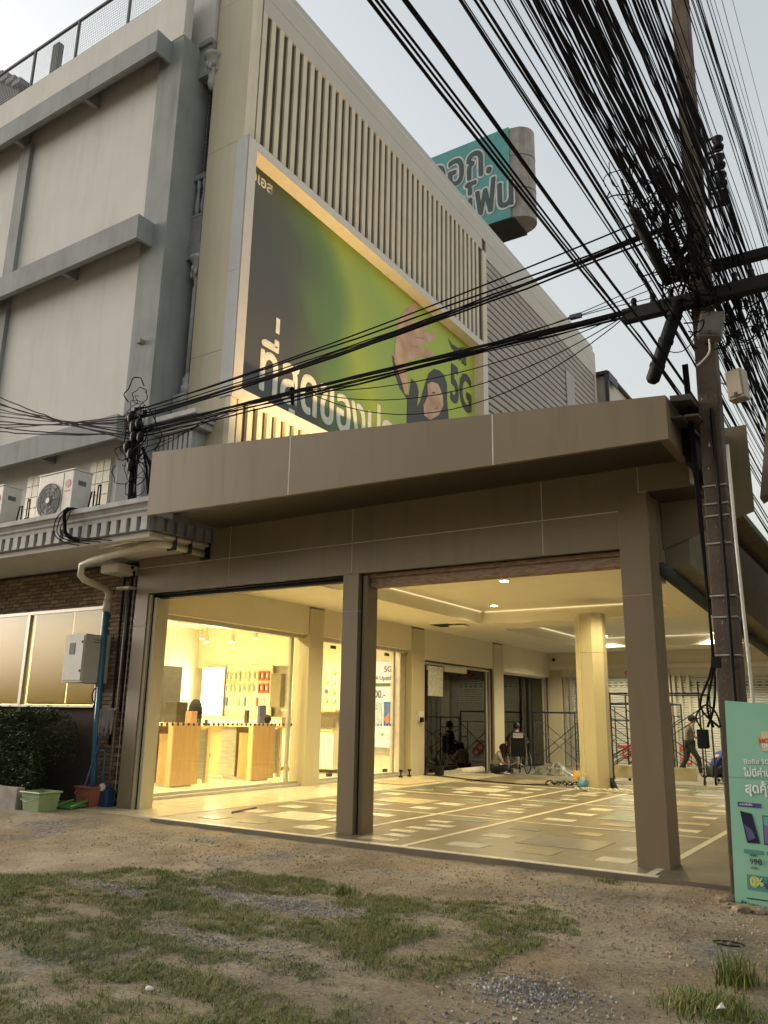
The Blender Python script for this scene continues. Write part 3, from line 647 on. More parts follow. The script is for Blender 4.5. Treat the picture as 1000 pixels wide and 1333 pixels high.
def poster_mat():
    m = bpy.data.materials.new('poster_print'); m.use_nodes = True; n, l = m.node_tree.nodes, m.node_tree.links; p = n['Principled BSDF']
    p.inputs['Roughness'].default_value = 0.55
    tc = n.new('ShaderNodeTexCoord'); sp = n.new('ShaderNodeSeparateXYZ'); l.new(tc.outputs['Object'], sp.inputs[0])
    def mth(op, a, b=None, c=None):
        q = n.new('ShaderNodeMath'); q.operation = op
        for i, v in enumerate((a, b, c)):
            if v is None: continue
            if isinstance(v, (int, float)): q.inputs[i].default_value = v
            else: l.new(v, q.inputs[i])
        return q.outputs[0]
    # print runs from charcoal at the near lower end to lime at the far end
    t = mth('MULTIPLY_ADD', sp.outputs[1], 0.16, -1.78)
    t = mth('MULTIPLY_ADD', mth('SUBTRACT', sp.outputs[2], 9.8), 0.07, t)
    nz_ = n.new('ShaderNodeTexNoise'); nz_.inputs['Scale'].default_value = 0.5; nz_.inputs['Detail'].default_value = 1; l.new(tc.outputs['Object'], nz_.inputs['Vector'])
    t = mth('MULTIPLY_ADD', mth('SUBTRACT', nz_.outputs['Fac'], 0.5), 0.35, t)
    r = n.new('ShaderNodeValToRGB'); e = r.color_ramp.elements
    e[0].position = 0.05; e[0].color = (0.058, 0.058, 0.054, 1); e[1].position = 1.0; e[1].color = (0.38, 0.47, 0.045, 1)
    for q, c in ((0.2, (0.07, 0.085, 0.045)), (0.36, (0.10, 0.19, 0.04)), (0.55, (0.30, 0.38, 0.035)), (0.78, (0.26, 0.38, 0.06))):
        x_ = e.new(q); x_.color = (*c, 1)
    l.new(t, r.inputs[0]); l.new(r.outputs[0], p.inputs['Base Color']); return m
po = part('poster', poster_mat(), (-10.14, Y0+.27, Z0+.21, -10.10, Y1-.24, Z1-.21), parent=bb)
INK = mat('charcoal_ink', (0.035, 0.033, 0.032), 0.55); LET = mat('cream_ink', (0.72, 0.68, 0.56), 0.55)
SK = mat('printed_skin', (0.66, 0.44, 0.27), 0.55, c2=(0.42, 0.22, 0.13), scale=1.6)
hand = [(15.98, 10.17), (16.04, 10.84), (16.18, 11.44), (16.48, 11.8), (16.71, 12.06), (17.03, 12.33), (17.16, 12.27), (17.04, 11.99), (16.76, 11.68), (16.64, 11.54), (17.0, 11.74), (17.62, 12.09), (17.84, 12.07), (17.67, 11.81), (17.33, 11.57), (18.1, 11.86), (18.15, 11.69), (17.67, 11.4), (17.25, 11.13), (17.67, 11.19), (18.1, 11.25), (17.84, 11.01), (17.22, 10.8), (16.7, 10.46), (16.55, 10.18), (16.67, 9.8), (16.68, 9.48), (16.52, 9.49), (16.29, 9.82)]
sleeve = [(15.87, 10.29), (15.99, 9.86), (16.26, 9.54), (16.64, 9.36), (16.58, 7.26), (19.3, 7.26), (18.82, 10.13), (18.82, 10.6), (18.64, 10.81), (18.37, 10.84), (18.06, 10.77), (17.76, 10.52), (17.55, 10.12), (17.31, 9.55), (17.15, 9.32), (17.23, 9.78), (17.14, 9.97), (16.83, 10.01), (16.79, 9.84), (16.72, 9.49), (16.49, 9.45), (16.29, 9.87), (16.21, 10.15)]
face = [(17.68, 10.17), (17.93, 10.33), (18.28, 10.4), (18.55, 10.15), (18.59, 9.86), (18.33, 9.5), (17.85, 9.19), (17.52, 9.21), (17.48, 9.48), (17.72, 9.85)]
poly_right('printed_sleeve', sleeve, INK, po, -10.094); poly_right('printed_hand', hand, SK, po, -10.089); poly_right('printed_face', face, SK, po, -10.089)
for e in (((17.92, 9.98), (18.12, 10.06)), ((18.3, 10.08), (18.44, 10.12))):
    poly_right('printed_eye', [(e[0][0], e[0][1]), (e[1][0], e[1][1]), (e[1][0]-.02, e[1][1]+.04), (e[0][0]+.02, e[0][1]+.04)], INK, po, -10.085)
poly_right('printed_mouth', [(18.05, 9.55), (18.3, 9.66), (18.24, 9.70), (18.06, 9.60)], mat('printed_lip', (0.4, 0.12, 0.1), .5), po, -10.085)
for a, b in ((((17.0, 11.25), (17.5, 11.42))), ((16.75, 10.9), (17.2, 11.05))):
    poly_right('finger_line', [(a[0], a[1]), (b[0], b[1]), (b[0], b[1]+.025), (a[0], a[1]+.025)], mat('printed_skin_line', (0.33, 0.17, 0.10), .5), po, -10.085)
poly_right('printed_mark', [(18.88, 12.05), (19.11, 11.96), (19.5, 12.0), (20.1, 12.28), (19.7, 12.03), (19.3, 11.77), (19.06, 11.84)], INK, po, -10.09)
bold('ทีสดของประส', 1.5, LET, po, face_right(-10.096, 10.95, 7.62), .030, sx=.74)
poly_right('tone_mark', [(11.42, 8.98), (11.54, 8.98), (11.54, 9.32), (11.42, 9.32)], LET, po, -10.09)
poly_right('vowel_mark', [(12.05, 7.28), (12.15, 7.28), (12.15, 7.52), (11.95, 7.52), (11.95, 7.43), (12.05, 7.43)], LET, po, -10.09)
text('ไอเอส', .34, LET, po, face_right(-10.094, 10.3, 12.0), off=.006)
text('AIS', .36, INK, po, face_right(-10.094, 19.55, 11.62), off=.012)
bold('5G', 1.6, INK, po, face_right(-10.096, 19.0, 10.22), .05, sx=.70)
fl_ = thing('sign_floodlight', 'long warm strip floodlight below the billboard frame', 'floodlight', (-9.2, 13, 5.6))
part('housing', 'steel', (-9.25, 10.3, 5.45, -9.12, 15.3, 5.53), parent=fl_)
part('lens', emit('flood_lens', (1, .66, .25), 6), (-9.245, 10.32, 5.531, -9.125, 15.28, 5.545), parent=fl_)
for yy in (10.5, 12.8, 15.1): part('bracket', 'steel', (-9.2, yy, 5.2, -9.17, yy+.04, 5.45), parent=fl_)
part('foot', 'steel', (-9.25, 10.3, 4.3, -9.12, 10.36, 5.2), (-9.25, 15.2, 4.3, -9.12, 15.26, 5.2), parent=fl_)
for yy in (10.7, 11.8, 13.0, 14.4):
    lamp('flood_lamp', 'SPOT', (-9.1, yy, 5.56), 130, (1, .66, .27), fl_, .08, (R(180), R(14), 0), 130, .9)

# ------------------------------------------------------------------ rooftop box sign
sg = thing('rooftop_sign', 'weathered teal box sign with dark Thai lettering above the parapet', 'sign', (-12.5, 26.5, 17))
teal = mat('faded_teal', (0.045, 0.21, 0.21), 0.5, c2=(0.06, 0.25, 0.245), scale=3, stain=0.15)
part('face', teal, (-16.5, 25.78, 20.4, -11.0, 25.82, 24.53), parent=sg)
edge = [(25.82, 20.42), (27.3, 20.42), (27.3, 24.5), (25.82, 24.5)]
part('body', mat('sign_body', (0.36, 0.33, 0.30), 0.6, var=0.25, scale=3, stain=.3), (-16.5, 25.82, 20.42, -11.02, 27.2, 24.5), parent=sg)
mb = MB(); pts = [(-11.02, 25.84)]+[(-11.02+.78*math.sin(R(a)), 26.5-.66*math.cos(R(a))) for a in range(30, 151, 15)]+[(-11.02, 27.2)]
mb.prism(pts, 'z', 20.42, 24.5).build('rounded_end', mat('sign_end', (.34, .31, .28), .65, var=.2, scale=3, stain=.3), sg)
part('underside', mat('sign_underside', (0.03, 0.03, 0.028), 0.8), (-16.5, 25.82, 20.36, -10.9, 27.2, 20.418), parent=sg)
for zz in (21.7, 23.2): MB().prism([(a+.012*(1 if a > -11 else 0), b) for a, b in pts], 'z', zz, zz+.04).build('seam', 'steel', sg)
for xx in (-15.5, -12.5): part('leg', 'steel', (xx, 26.4, 16.7, xx+.15, 26.55, 20.36), parent=sg)
dk = mat('sign_ink', (0.028, 0.055, 0.06), 0.6); ol = mat('sign_outline', (0.50, 0.50, 0.49), 0.6)
for (s, x_, z_, sz) in (('วอก.', -14.55, 22.75, 2.2), ('รโฟน', -13.62, 20.95, 2.0)):
    bold(s, sz, ol, sg, face_front(x_, 25.776, z_), .115, 12, sx=.68)
    bold(s, sz, dk, sg, face_front(x_, 25.755, z_), .035, 8, sx=.68)

# ------------------------------------------------------------------ small house beyond
rh = thing('rear_house', 'pale house end with dark tiled eave beyond the ribbed siding', 'house', (-11, 34, 0))
part('wall', 'parapet', (-14, 32.3, 0, -9.55, 36, 15.9), parent=rh)
rf = part('roof', mat('dark_tile', (0.06, 0.045, 0.04), .8, var=.3), (-14.2, 32.1, 15.9, -9.42, 36.2, 16.05), parent=rh)
for k in range(9): part('eave_tile', 'steel', (-9.419, 32.15+k*.14, 15.62, -9.36, 32.26+k*.14, 16.02), parent=rf)
part('barge_board', 'steel', (-9.56, 32.12, 14.2, -9.40, 32.25, 15.89), parent=rh)

# ------------------------------------------------------------------ cream and grey building on the left
lb = thing('plaster_building', 'cream and grey plaster building with deep horizontal bands', 'building', (-18, 12, 0))
def lp(name, m, *boxes, parent=lb, bevel=0): return part(name, m, *boxes, parent=parent, bevel=bevel)
lp('wall', 'white', (-30, 9.5, 4.3, -12.02, 24, 16.2))
lp('corner_pier', 'grey', (-12.02, 9.4, 4.3, -11.3, 14, 15.3), bevel=.01)
lp('corner_pier', 'grey', (-16.9, 9.4, 4.3, -16.5, 9.55, 14.8))
for (zt, zb) in ((15.28, 14.74), (10.88, 10.36), (6.70, 6.23)):
    bd = lp('band', 'grey', (-30, 9.0, zb, -11.66, 9.06, zt), (-11.72, 9.06, zb, -11.66, 9.4, zt), (-30, 9.06, zt-.08, -11.72, 9.5, zt-.002), bevel=0)
    lp('band_lip', 'greydark', (-30, 9.06, zb+.02, -11.72, 9.14, zb+.08), parent=bd)
    for k in range(5): lp('rib', 'grey', (-14.2-k*2.6, 9.14, zb+.03, -14.08-k*2.6, 9.5, zt-.08), parent=bd)
lp('parapet', 'white', (-30, 9.38, 15.29, -11.3, 9.6, 16.62), bevel=.02)
lp('upper_wall', 'white', (-12.0, 9.88, 15.42, -10.95, 10.6, 19)); lp('corbel', 'cornice', (-11.6, 9.70, 17.3, -11.0, 9.88, 17.6))
lp('wall_fitting', 'greydark', (-11.72, 9.30, 8.25, -11.62, 9.40, 8.33))
# narrow balcony bay between pier and tower
lp('bay_beam', 'grey', (-11.3, 9.88, 14.55, -10.94, 10.35, 15.3), (-11.3, 9.82, 15.3, -10.94, 10.2, 15.42))
lp('bay_glass', 'darkglass', (-11.3, 10.35, 4.4, -10.5, 10.4, 14.4))
lp('mullion', 'greydark', (-11.295, 10.2, 11.3, -11.25, 10.34, 14.4), (-11.12, 10.28, 11.3, -11.08, 10.34, 14.4))
bal = lp('balcony', 'greydark', (-11.3, 10.0, 10.55, -10.93, 10.3, 11.2))
lp('hand_rail', 'greydark', (-11.3, 10.0, 12.1, -10.93, 10.1, 12.22), parent=bal); lp('base_rail', 'greydark', (-11.3, 9.99, 11.201, -10.93, 10.1, 11.26), parent=bal); lp('balcony_beam', 'greydark', (-11.3, 9.97, 10.25, -10.93, 10.2, 10.549), parent=bal)
for k in range(2):
    xx = -11.18+k*.16
    MB().lathe([(.03, 0), (.05, .1), (.06, .22), (.035, .42), (.03, .6), (.05, .72), (.04, .84)], (xx, 10.05, 11.26), 10).build('baluster', 'grey', bal, True)
lp('window_mesh', 'steel', *[(-11.2, 10.1, 11.3+k*.09, -10.8, 10.106, 11.308+k*.09) for k in range(34)], *[(-11.2+k*.07, 10.11, 11.3, -11.192+k*.07, 10.116, 14.4) for k in range(6)])
for zz, zb in ((15.05, 14.2), (10.3, 7.3)):
    cxx, cyy = (-10.98, 9.97) if zz > 12 else (-11.06, 10.12)
    MB().lathe([(.05, zz-.85), (.09, zz-.7), (.075, zz-.6), (.10, zz-.45), (.13, zz-.3), (.11, zz-.25), (.16, zz-.1), (.2, zz-.06), (.2, zz)], (cxx, cyy, 0), 12).build('capital', 'cornice', lb, True)
    mb = MB()
    for k in range(10):
        a = k*.628; mb.ball((cxx+.13*math.cos(a), cyy+.13*math.sin(a), zz-.38+.1*(k % 2)), .045, .045, .08, 6, 5)
    mb.build('capital_leaf', 'cornice', lb, True)
mb = MB()
for k in range(10):
    a = k*.628; mb.tube([(-11.06+.08*math.cos(a), 10.12+.08*math.sin(a), 7.75), (-11.06+.07*math.cos(a), 10.12+.07*math.sin(a), 9.6)], .028, 6)
mb.build('column_shaft', 'cornice', lb, True)
MB().lathe([(.17, 7.3), (.17, 7.5), (.13, 7.52), (.15, 7.58), (.15, 7.66), (.11, 7.70), (.10, 7.78)], (-11.06, 10.12, 0), 14).build('column_base', 'cornice', lb, True)
lp('column_plinth', 'cornice', (-11.25, 9.9, 6.7, -10.93, 10.3, 7.3))
sc = lp('side_cornice', 'cornice', (-11.5, 9.45, 6.58, -10.12, 10.0, 6.68), (-11.5, 9.5, 6.50, -10.15, 10.0, 6.575), (-11.5, 9.58, 6.38, -10.2, 10.0, 6.5), bevel=.008)
lp('side_frieze', 'cornice', (-11.5, 9.7, 5.0, -10.35, 10.0, 6.38))
for k in range(9): lp('dentil', 'cornice', (-11.45+k*.125, 9.64, 6.02, -11.37+k*.125, 9.70, 6.34), parent=sc)
lp('downpipe_wall', mat('pink_wall', (0.33, 0.26, 0.24), .8), (-10.6, 9.2, 4.3, -9.6, 9.7, 5.4))
# lower porch: roof slab, cornice with dentils
lp('porch_roof', 'concrete', (-30, 7.45, 4.1, -8.75, 9.5, 4.28))
cn = lp('cornice', 'cornice', (-30, 7.33, 4.26, -8.63, 7.6, 4.335), bevel=.006)
MB().prism([(7.36, 4.26), (7.40, 4.20), (7.39, 4.17), (7.42, 4.14), (7.43, 4.09), (7.8, 4.09), (7.8, 4.26)], 'x', -30, -8.645).build('cornice_moulding', 'cornice', cn)
lp('cornice_backing', 'greydark', (-30, 7.48, 3.88, -8.70, 7.7, 4.09), parent=cn)
k = 0; xx = -8.74
while xx > -14.5:
    lp('dentil', 'cornice', (xx-.125, 7.42, 3.90, xx, 7.478, 4.085), parent=cn, bevel=.004)
    lp('dentil_foot', 'cornice', (xx-.13, 7.415, 3.885, xx+.005, 7.478, 3.93), parent=cn); xx -= .215
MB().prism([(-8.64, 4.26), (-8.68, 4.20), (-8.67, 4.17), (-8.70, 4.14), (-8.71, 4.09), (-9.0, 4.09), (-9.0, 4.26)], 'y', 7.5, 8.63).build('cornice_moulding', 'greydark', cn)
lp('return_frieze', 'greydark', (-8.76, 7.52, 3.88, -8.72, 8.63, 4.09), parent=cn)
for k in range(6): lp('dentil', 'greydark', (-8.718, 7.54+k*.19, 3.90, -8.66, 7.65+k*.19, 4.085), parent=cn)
lp('porch_soffit', 'white', (-30, 7.5, 3.80, -10.29, 8.75, 3.875), (-10.29, 7.5, 3.80, -8.76, 8.62, 3.875))
# brick wall in separate bricks
lp('brick_backing', mat('mortar', (0.055, 0.042, 0.028), .95), (-16, 8.785, 3.10, -10.43, 8.95, 3.80), (-11.13, 8.785, 0, -10.43, 8.95, 3.10), (-16, 8.785, 0, -11.13, 8.9, 1.46))
bmats = [mat('brick_%d' % i, c, .9, var=.25, scale=9, bump=.3, bscale=30) for i, c in enumerate(((.17, .115, .065), (.20, .14, .08), (.13, .09, .05), (.23, .165, .10)))]
bw = lp('brick_wall', bmats[0], (-11.0, 8.76, 3.79, -10.9, 8.785, 3.80))
bmesh_c = {}
for i, m_ in enumerate(bmats):
    me_ = bpy.data.meshes.new('brick'); mb = MB().box(-.105, -.012, -.027, .105, .012, .027)
    me_.from_pydata(mb.v, [], mb.f); me_.materials.append(m_); bmesh_c[i] = me_
nb = 0; stuff = MB()
def brick(x, z):
    global nb
    if nb < 290:
        o = link('brick', bmesh_c[random.randrange(4)], bw); o.location = (x, 8.773+random.uniform(-.006, .006), z); nb += 1
    else: stuff.box(x-.105, 8.761, z-.027, x+.105, 8.785, z+.027)
rows = []
z = 3.13; r = 0
while z < 3.78:
    x = -10.54-(r % 2)*.11
    while x > -14.6: rows.append((x, z)); x -= .222
    z += .066; r += 1
z = 3.06; r = 1
while z > .05:
    x = -10.54-(r % 2)*.11
    while x > -11.08: rows.append((x, z)); x -= .222
    z -= .066; r += 1
for (x, z) in rows: brick(x, z)
if stuff.v: stuff.build('brick_courses', bmats[1], bw, kind='stuff')
# big window with blinds
wd = lp('window', 'alu', (-16, 8.72, 3.05, -11.13, 8.80, 3.11), (-16, 8.70, 1.46, -11.13, 8.80, 1.50), (-13.16, 8.70, 1.50, -13.08, 8.79, 3.05), (-11.16, 8.72, 1.5, -11.13, 8.8, 3.05), bevel=.004)
lp('pane', glass('window_glass', (.80, .80, .66), 0, 2.0), (-13.08, 8.735, 1.50, -11.16, 8.741, 3.05), parent=wd)
lp('pane', glass('window_glass'), (-16, 8.735, 1.50, -13.16, 8.741, 3.05), parent=wd)
def blind_mat():
    m = bpy.data.materials.new('yellow_blind'); m.use_nodes = True; n, l = m.node_tree.nodes, m.node_tree.links; p = n['Principled BSDF']
    p.inputs['Base Color'].default_value = (.26, .22, .07, 1); p.inputs['Roughness'].default_value = .8
    t = n.new('ShaderNodeBsdfTranslucent'); t.inputs[0].default_value = (.50, .43, .11, 1)
    x = n.new('ShaderNodeMixShader'); x.inputs[0].default_value = .62; l.new(p.outputs[0], x.inputs[1]); l.new(t.outputs[0], x.inputs[2]); l.new(x.outputs[0], n['Material Output'].inputs[0]); return m
BM = blind_mat()
lp('blind', BM, (-13.05, 8.80, 1.52, -12.0, 8.806, 3.05), parent=wd); lp('blind', BM, (-12.01, 8.83, 1.52, -11.14, 8.836, 3.05), parent=wd); lp('blind', BM, (-16, 8.80, 1.51, -13.10, 8.806, 3.05), parent=wd)
lp('blind_rail', 'steel', (-12.98, 8.79, 1.51, -11.17, 8.81, 1.53), parent=wd)
# glass block windows behind the air conditioners
gb = mat('glass_block', (0.50, 0.46, 0.30), 0.3, var=.15, scale=8)
for x0 in (-14.9, -12.9, -17.2):
    w = lp('block_window', 'white', (x0-.02, 9.47, 4.9, x0+.62, 9.52, 6.1))
    for i in range(3):
        for j in range(5): lp('glass_block', gb, (x0+.01+i*.2, 9.455, 4.92+j*.235, x0+.195+i*.2, 9.49, 5.14+j*.235), parent=w)
# roof mesh fence
rf = thing('roof_fence', 'dark steel mesh fence along the flat roof edge', 'fence', (-15, 9.5, 16.6))
part('top_rail', 'steel', (-30, 9.47, 17.85, -11.3, 9.52, 17.91), parent=rf)
for xx in (-24, -21.5, -19, -17.05, -15.3, -13.4, -11.6): part('post', 'steel', (xx-.03, 9.47, 16.55, xx+.03, 9.52, 17.85), parent=rf)
part('post', 'steel', (-16.5, 9.6, 16.5, -16.25, 9.75, 17.85), parent=rf)
mb = MB()
for k in range(16): mb.box(-24, 9.493, 16.65+k*.076, -11.3, 9.498, 16.655+k*.076)
for k in range(165): mb.box(-24+k*.077, 9.499, 16.6, -23.995+k*.077, 9.504, 17.85)
mb.build('wire_mesh', mat('galvanised_wire', (.33, .33, .33), .5, metal=.5), rf)
oh = thing('tiled_roof', 'dark tiled roof ridge seen through the mesh fence', 'roof', (-22, 14, 16))
o_ = MB().prism([(-34, 16.2), (-24.1, 16.2), (-24.1, 22.7), (-26.4, 24.8), (-34, 27)], 'y', 13.0, 13.6).build('gable', mat('dark_fascia', (.05, .048, .045), .8), oh)
for k in range(9): part('ridge_tile', 'steel', (-24.35-k*.42, 12.85, 22.8+k*.30, -23.85-k*.42, 13.7, 23.0+k*.30), parent=oh)
part('support', 'grey', (-28, 13.1, 15.9, -27.5, 13.5, 16.3), parent=oh)
tag(MB().tube([(-14.4, 7.95, 3.76), (-13.2, 7.95, 3.76)], .02, 8).build('porch_lamp', 'alu'), 'unlit tube lamp under the porch soffit of the plaster building', 'lamp')
mb = MB().box(-14.45, 7.9, 3.775, -12.3, 8.0, 3.81); 
bpy.data.objects['porch_lamp'].location.z = 0.02

# ------------------------------------------------------------------ lit shop behind the side glass
SW = M['shopwall']
part('shop_wall', SW, (-18.0, 9.05, 0, -17.9, 17.9, 3.9)); part('shop_wall', SW, (-17.9, 17.8, 0, -10.98, 17.9, 3.9))
part('shop_wall', SW, (-17.9, 9.0, 0, -10.98, 9.05, 1.45)); part('shop_wall', SW, (-17.9, 9.0, 3.08, -10.98, 9.05, 3.9)); part('shop_wall', SW, (-11.15, 9.0, 1.45, -10.6, 9.05, 3.08))
part('shop_floor', 'cream', (-17.9, 9.0, -.2, -10.95, 17.9, 0.0)); part('shop_ceiling', 'ceil', (-17.9, 9.0, 3.85, -10.98, 17.9, 3.95))
part('wall_band', 'shopwall', (-17.9, 17.6, 2.72, -12.2, 17.8, 3.85))
GL = glass('clear_glass', (.97, .98, .95), 0, 1.0)
panes = [(9.05, 11.2), (11.21, 13.28), (13.36, 13.6), (14.1, 14.8), (14.81, 15.95), (15.97, 17.05), (17.06, 17.3)]
for (a, b) in panes: part('glass_pane', GL, (-10.862, a, .10, -10.85, b, 2.98))
for yy in (13.28, 17.32): part('mullion', 'alu', (-10.89, yy, .1, -10.82, yy+.08, 2.98), bevel=.004)
part('door_jamb', 'alu', (-10.93, 17.6, .1, -10.80, 17.85, 2.98), bevel=.004)
for yy in (14.8, 15.96, 17.05):
    for zz in (.12, 2.86): part('patch_fitting', 'steel', (-10.875, yy-.09, zz, -10.838, yy+.09, zz+.07), bevel=.004)
for yy in (15.88, 16.06): MB().tube([(-10.78, yy, .85), (-10.78, yy, 1.75)], .016, 8).build('door_handle', 'steel', bld)
for k in range(34):
    yy = 9.3+k*.125
    if yy < 13.5: MB().lathe([(.028, 0), (.028, .003)], (-10.849, yy, 1.21), 10, 'x').build('safety_dot', 'steel', bld)
for k in range(5): MB().lathe([(.024, 0), (.024, .003)], (-10.849, 16.7+k*.14, 1.21), 10, 'x').build('safety_dot', 'steel', bld)
# counters
def counter(y0, label):
    t = thing('shop_counter', label, 'counter', (-12.8, y0, 0), 'wooden shop counters')
    part('end_panel', 'wood', (-12.34, y0, .03, -12.24, y0+.72, 1.21), parent=t, bevel=.004)
    part('edge_strip', 'woodlt', (-12.36, y0-.035, .03, -12.24, y0-.002, 1.21), parent=t)
    part('counter_top', 'woodlt', (-14.3, y0-.02, 1.15, -12.345, y0+.72, 1.21), parent=t, bevel=.004)
    mb = MB(); pr_ = [(-12.36, y0+.08)]+[(-12.62-.28*math.sin(R(a)), y0+.36-.28*math.cos(R(a))) for a in range(0, 91, 10)]+[(-12.9, y0+.6), (-12.36, y0+.6)]
    mb.prism(pr_, 'z', .06, 1.0).build('curved_front', 'wood', t)
    part('metal_front', 'brushed', (-13.3, y0+.12, .06, -12.86, y0+.16, 1.08), parent=t)
    part('cabinet', 'woodlt', (-14.3, y0+.16, .06, -12.92, y0+.66, 1.12), parent=t)
    part('side_panel', 'brushed', (-12.5, y0+.74, .1, -12.46, y0+1.1, 1.08), parent=t)
    part('shelf_leg', 'woodlt', (-12.52, y0+1.12, .02, -12.42, y0+1.2, 1.15), (-12.6, y0+.72, 1.10, -12.4, y0+1.2, 1.15), parent=t)
    part('kick_plate', 'brushed', (-13.2, y0+.1, 0, -12.3, y0+.6, .06), parent=t)
    return t
counter(11.53, 'wooden shop counter with a dark screen box on top'); counter(13.86, 'wooden shop counter beside the phone rack with a dark helmet shape on top')
def lump(name, label, cat, m, mb): return tag(mb.build(name, m, None, True), label, cat)
tag(B(-12.85, 11.8, 1.21, -12.5, 12.1, 1.62).build('screen_box', mat('dark_screen', (.06, .05, .03), .4), bevel=.01), 'dark upright display box standing on the counter', 'display box')
lump('chair_back', 'rounded dark chair back behind the counter', 'chair', 'black', MB().ball((-13.4, 13.2, 1.42), .22, .08, .30, 12, 8).box(-13.44, 13.17, .5, -13.36, 13.23, 1.2).box(-13.65, 13.0, .48, -13.15, 13.5, .55).box(-13.42, 13.2, 0, -13.38, 13.24, .5))
tag(B(-12.45, 12.0, 1.21, -12.28, 12.16, 1.44).build('leaflet_box', mat('peach_box', (.62, .36, .22), .5), bevel=.004), 'small peach leaflet box on the counter edge', 'box')
for i, (x, y, h, w) in enumerate(((-12.6, 12.2, .16, .05), (-12.5, 12.45, .14, .06), (-12.45, 12.6, .13, .05), (-12.6, 14.0, .28, .08), (-12.5, 14.35, .24, .07), (-12.4, 14.5, .15, .07))):
    z_ = 1.21 if not (12.25 < y < 13.8) else 1.15
    tag(B(x-w/2, y-w/2, z_, x+w/2, y+w/2, z_+h).build('dark_gadget', 'steel', bevel=.006), 'small dark gadget standing on a shop counter', 'gadget', 'dark gadgets on the counters')
tag(B(-12.45, 14.18, 1.21, -12.38, 14.4, 1.6).build('phone_stand', mat('violet_screen', (.12, .12, .24), .3), bevel=.006), 'violet phone display stand on the counter', 'display stand')
lump('helmet', 'dark rounded helmet shape lying on the counter end', 'helmet', 'black', MB().ball((-12.42, 14.47, 1.30), .10, .13, .11, 12, 8))
# rack of hanging products
rk = thing('product_rack', 'pale rack panel on the shop wall behind the counters', 'rack', (-15.7, 17.7, 1.3))
part('panel', 'shopwall', (-16.65, 17.55, 1.35, -14.95, 17.6, 2.75), parent=rk)
part('side_cabinet', mat('grey_cabinet', (.20, .17, .10), .5), (-14.85, 17.4, 1.6, -14.5, 17.6, 2.5), parent=rk)
part('shelf', 'woodlt', (-17.6, 17.3, 1.28, -14.3, 17.6, 1.34), parent=rk); part('base_cabinet', 'shopwall', (-17.6, 17.32, 0, -14.3, 17.6, 1.28), parent=rk)
pk = [mat('pack_green', (.42, .46, .20), .4), mat('pack_white', (.65, .62, .5), .4), mat('pack_red', (.6, .10, .05), .4), mat('pack_blue', (.12, .22, .26), .4)]
for r_ in range(2):
    for k in range(9):
        x = -16.6+k*.178; z = 2.32-r_*.34; m_ = pk[2] if k >= 7 else pk[(k+r_) % 2]
        if r_ == 0 and k == 3: continue
        t = thing('phone_pack', ('red' if k >= 7 else ('green' if m_ is pk[0] else 'white'))+' boxed product hanging on the '+('upper' if r_ == 0 else 'second')+' row of the shop rack', 'product', (x, 17.5, z), 'boxed products on the shop rack')
        part('box', m_, (x, 17.48, z, x+.15, 17.55, z+.26), parent=t); part('print', pk[3] if k < 7 else 'black', (x+.02, 17.474, z+.05, x+.06, 17.479, z+.22), parent=t)
        part('window', pk[1], (x+.075, 17.474, z+.09, x+.135, 17.479, z+.19), parent=t)
for k in range(7):
    x = -16.6+k*.23
    tag(B(x, 17.5, 1.62, x+.05, 17.55, 1.86).build('cable_pack', pk[(3, 1, 0, 3, 1, 2, 1)[k]]), 'thin accessory pack hanging on the lowest row of the shop rack', 'product', 'thin accessory packs')
r2 = thing('accessory_rack', 'pale accessory rack with counter seen through the glass doors', 'rack', (-13.1, 17.6, 0))
part('panel', 'shopwall', (-14.2, 17.5, 1.55, -12.4, 17.59, 2.72), parent=r2); part('shelf', 'woodlt', (-14.2, 17.1, 1.50, -12.4, 17.5, 1.545), parent=r2)
part('counter_top', 'woodlt', (-14.2, 17.0, 1.02, -12.4, 17.5, 1.06), parent=r2); part('cabinet', 'shopwall', (-14.2, 17.05, .1, -12.4, 17.5, 1.02), parent=r2)
for k in range(4): part('door', 'shopwall', (-14.18+k*.45, 17.035, .14, -13.75+k*.45, 17.05, 1.0), parent=r2)
for k in range(3): part('drawer_recess', mat('recess_brown', (.12, .09, .05), .6), (-14.1+k*.6, 17.03, 1.1, -13.6+k*.6, 17.06, 1.34), parent=r2)
for k in range(5):
    for j in range(4):
        x = -13.75+k*.25; z = 2.5-j*.24
        tag(MB().lathe([(.06, 0), (.06, .03)], (x, 17.46, z), 10, 'y').build('blister_pack', pk[(k*3+j) % 4 if (k+j) % 5 == 0 else (1 if (k+j) % 2 else 0)]), 'round blister pack hanging on the accessory rack', 'product', 'blister packs on the accessory rack')
# light boxes and screen
lbx = thing('light_box', 'glowing white light box on the shop wall beside the phone rack', 'light box', (-16.9, 17.6, 1.4))
part('case', 'alu', (-17.55, 17.48, 1.33, -16.68, 17.6, 2.72), parent=lbx); part('face', emit('lightbox_face', (1, .93, .75), 4), (-17.53, 17.47, 1.35, -16.70, 17.479, 2.70), parent=lbx)
mb = MB()
for k in range(9):
    a = k*.7; mb.ball((-16.82+.1*math.cos(a), 17.462, 2.0+.22*math.sin(a)), .03, .004, .05, 6, 4)
mb.build('logo_dot', pk[3], lbx)
ps = thing('shop_poster', 'glowing white phone price poster at the end of the shop', 'poster', (-11.5, 17.6, .66))
part('panel', mat('poster_face', (.34, .33, .35), .5, var=0, emis=(1, .97, 1), estr=.09), (-12.3, 17.50, .66, -10.99, 17.6, 2.75), parent=ps)
GT = mat('poster_grey', (.08, .08, .08), .6); GN = mat('poster_green', (.06, .11, .03), .6)
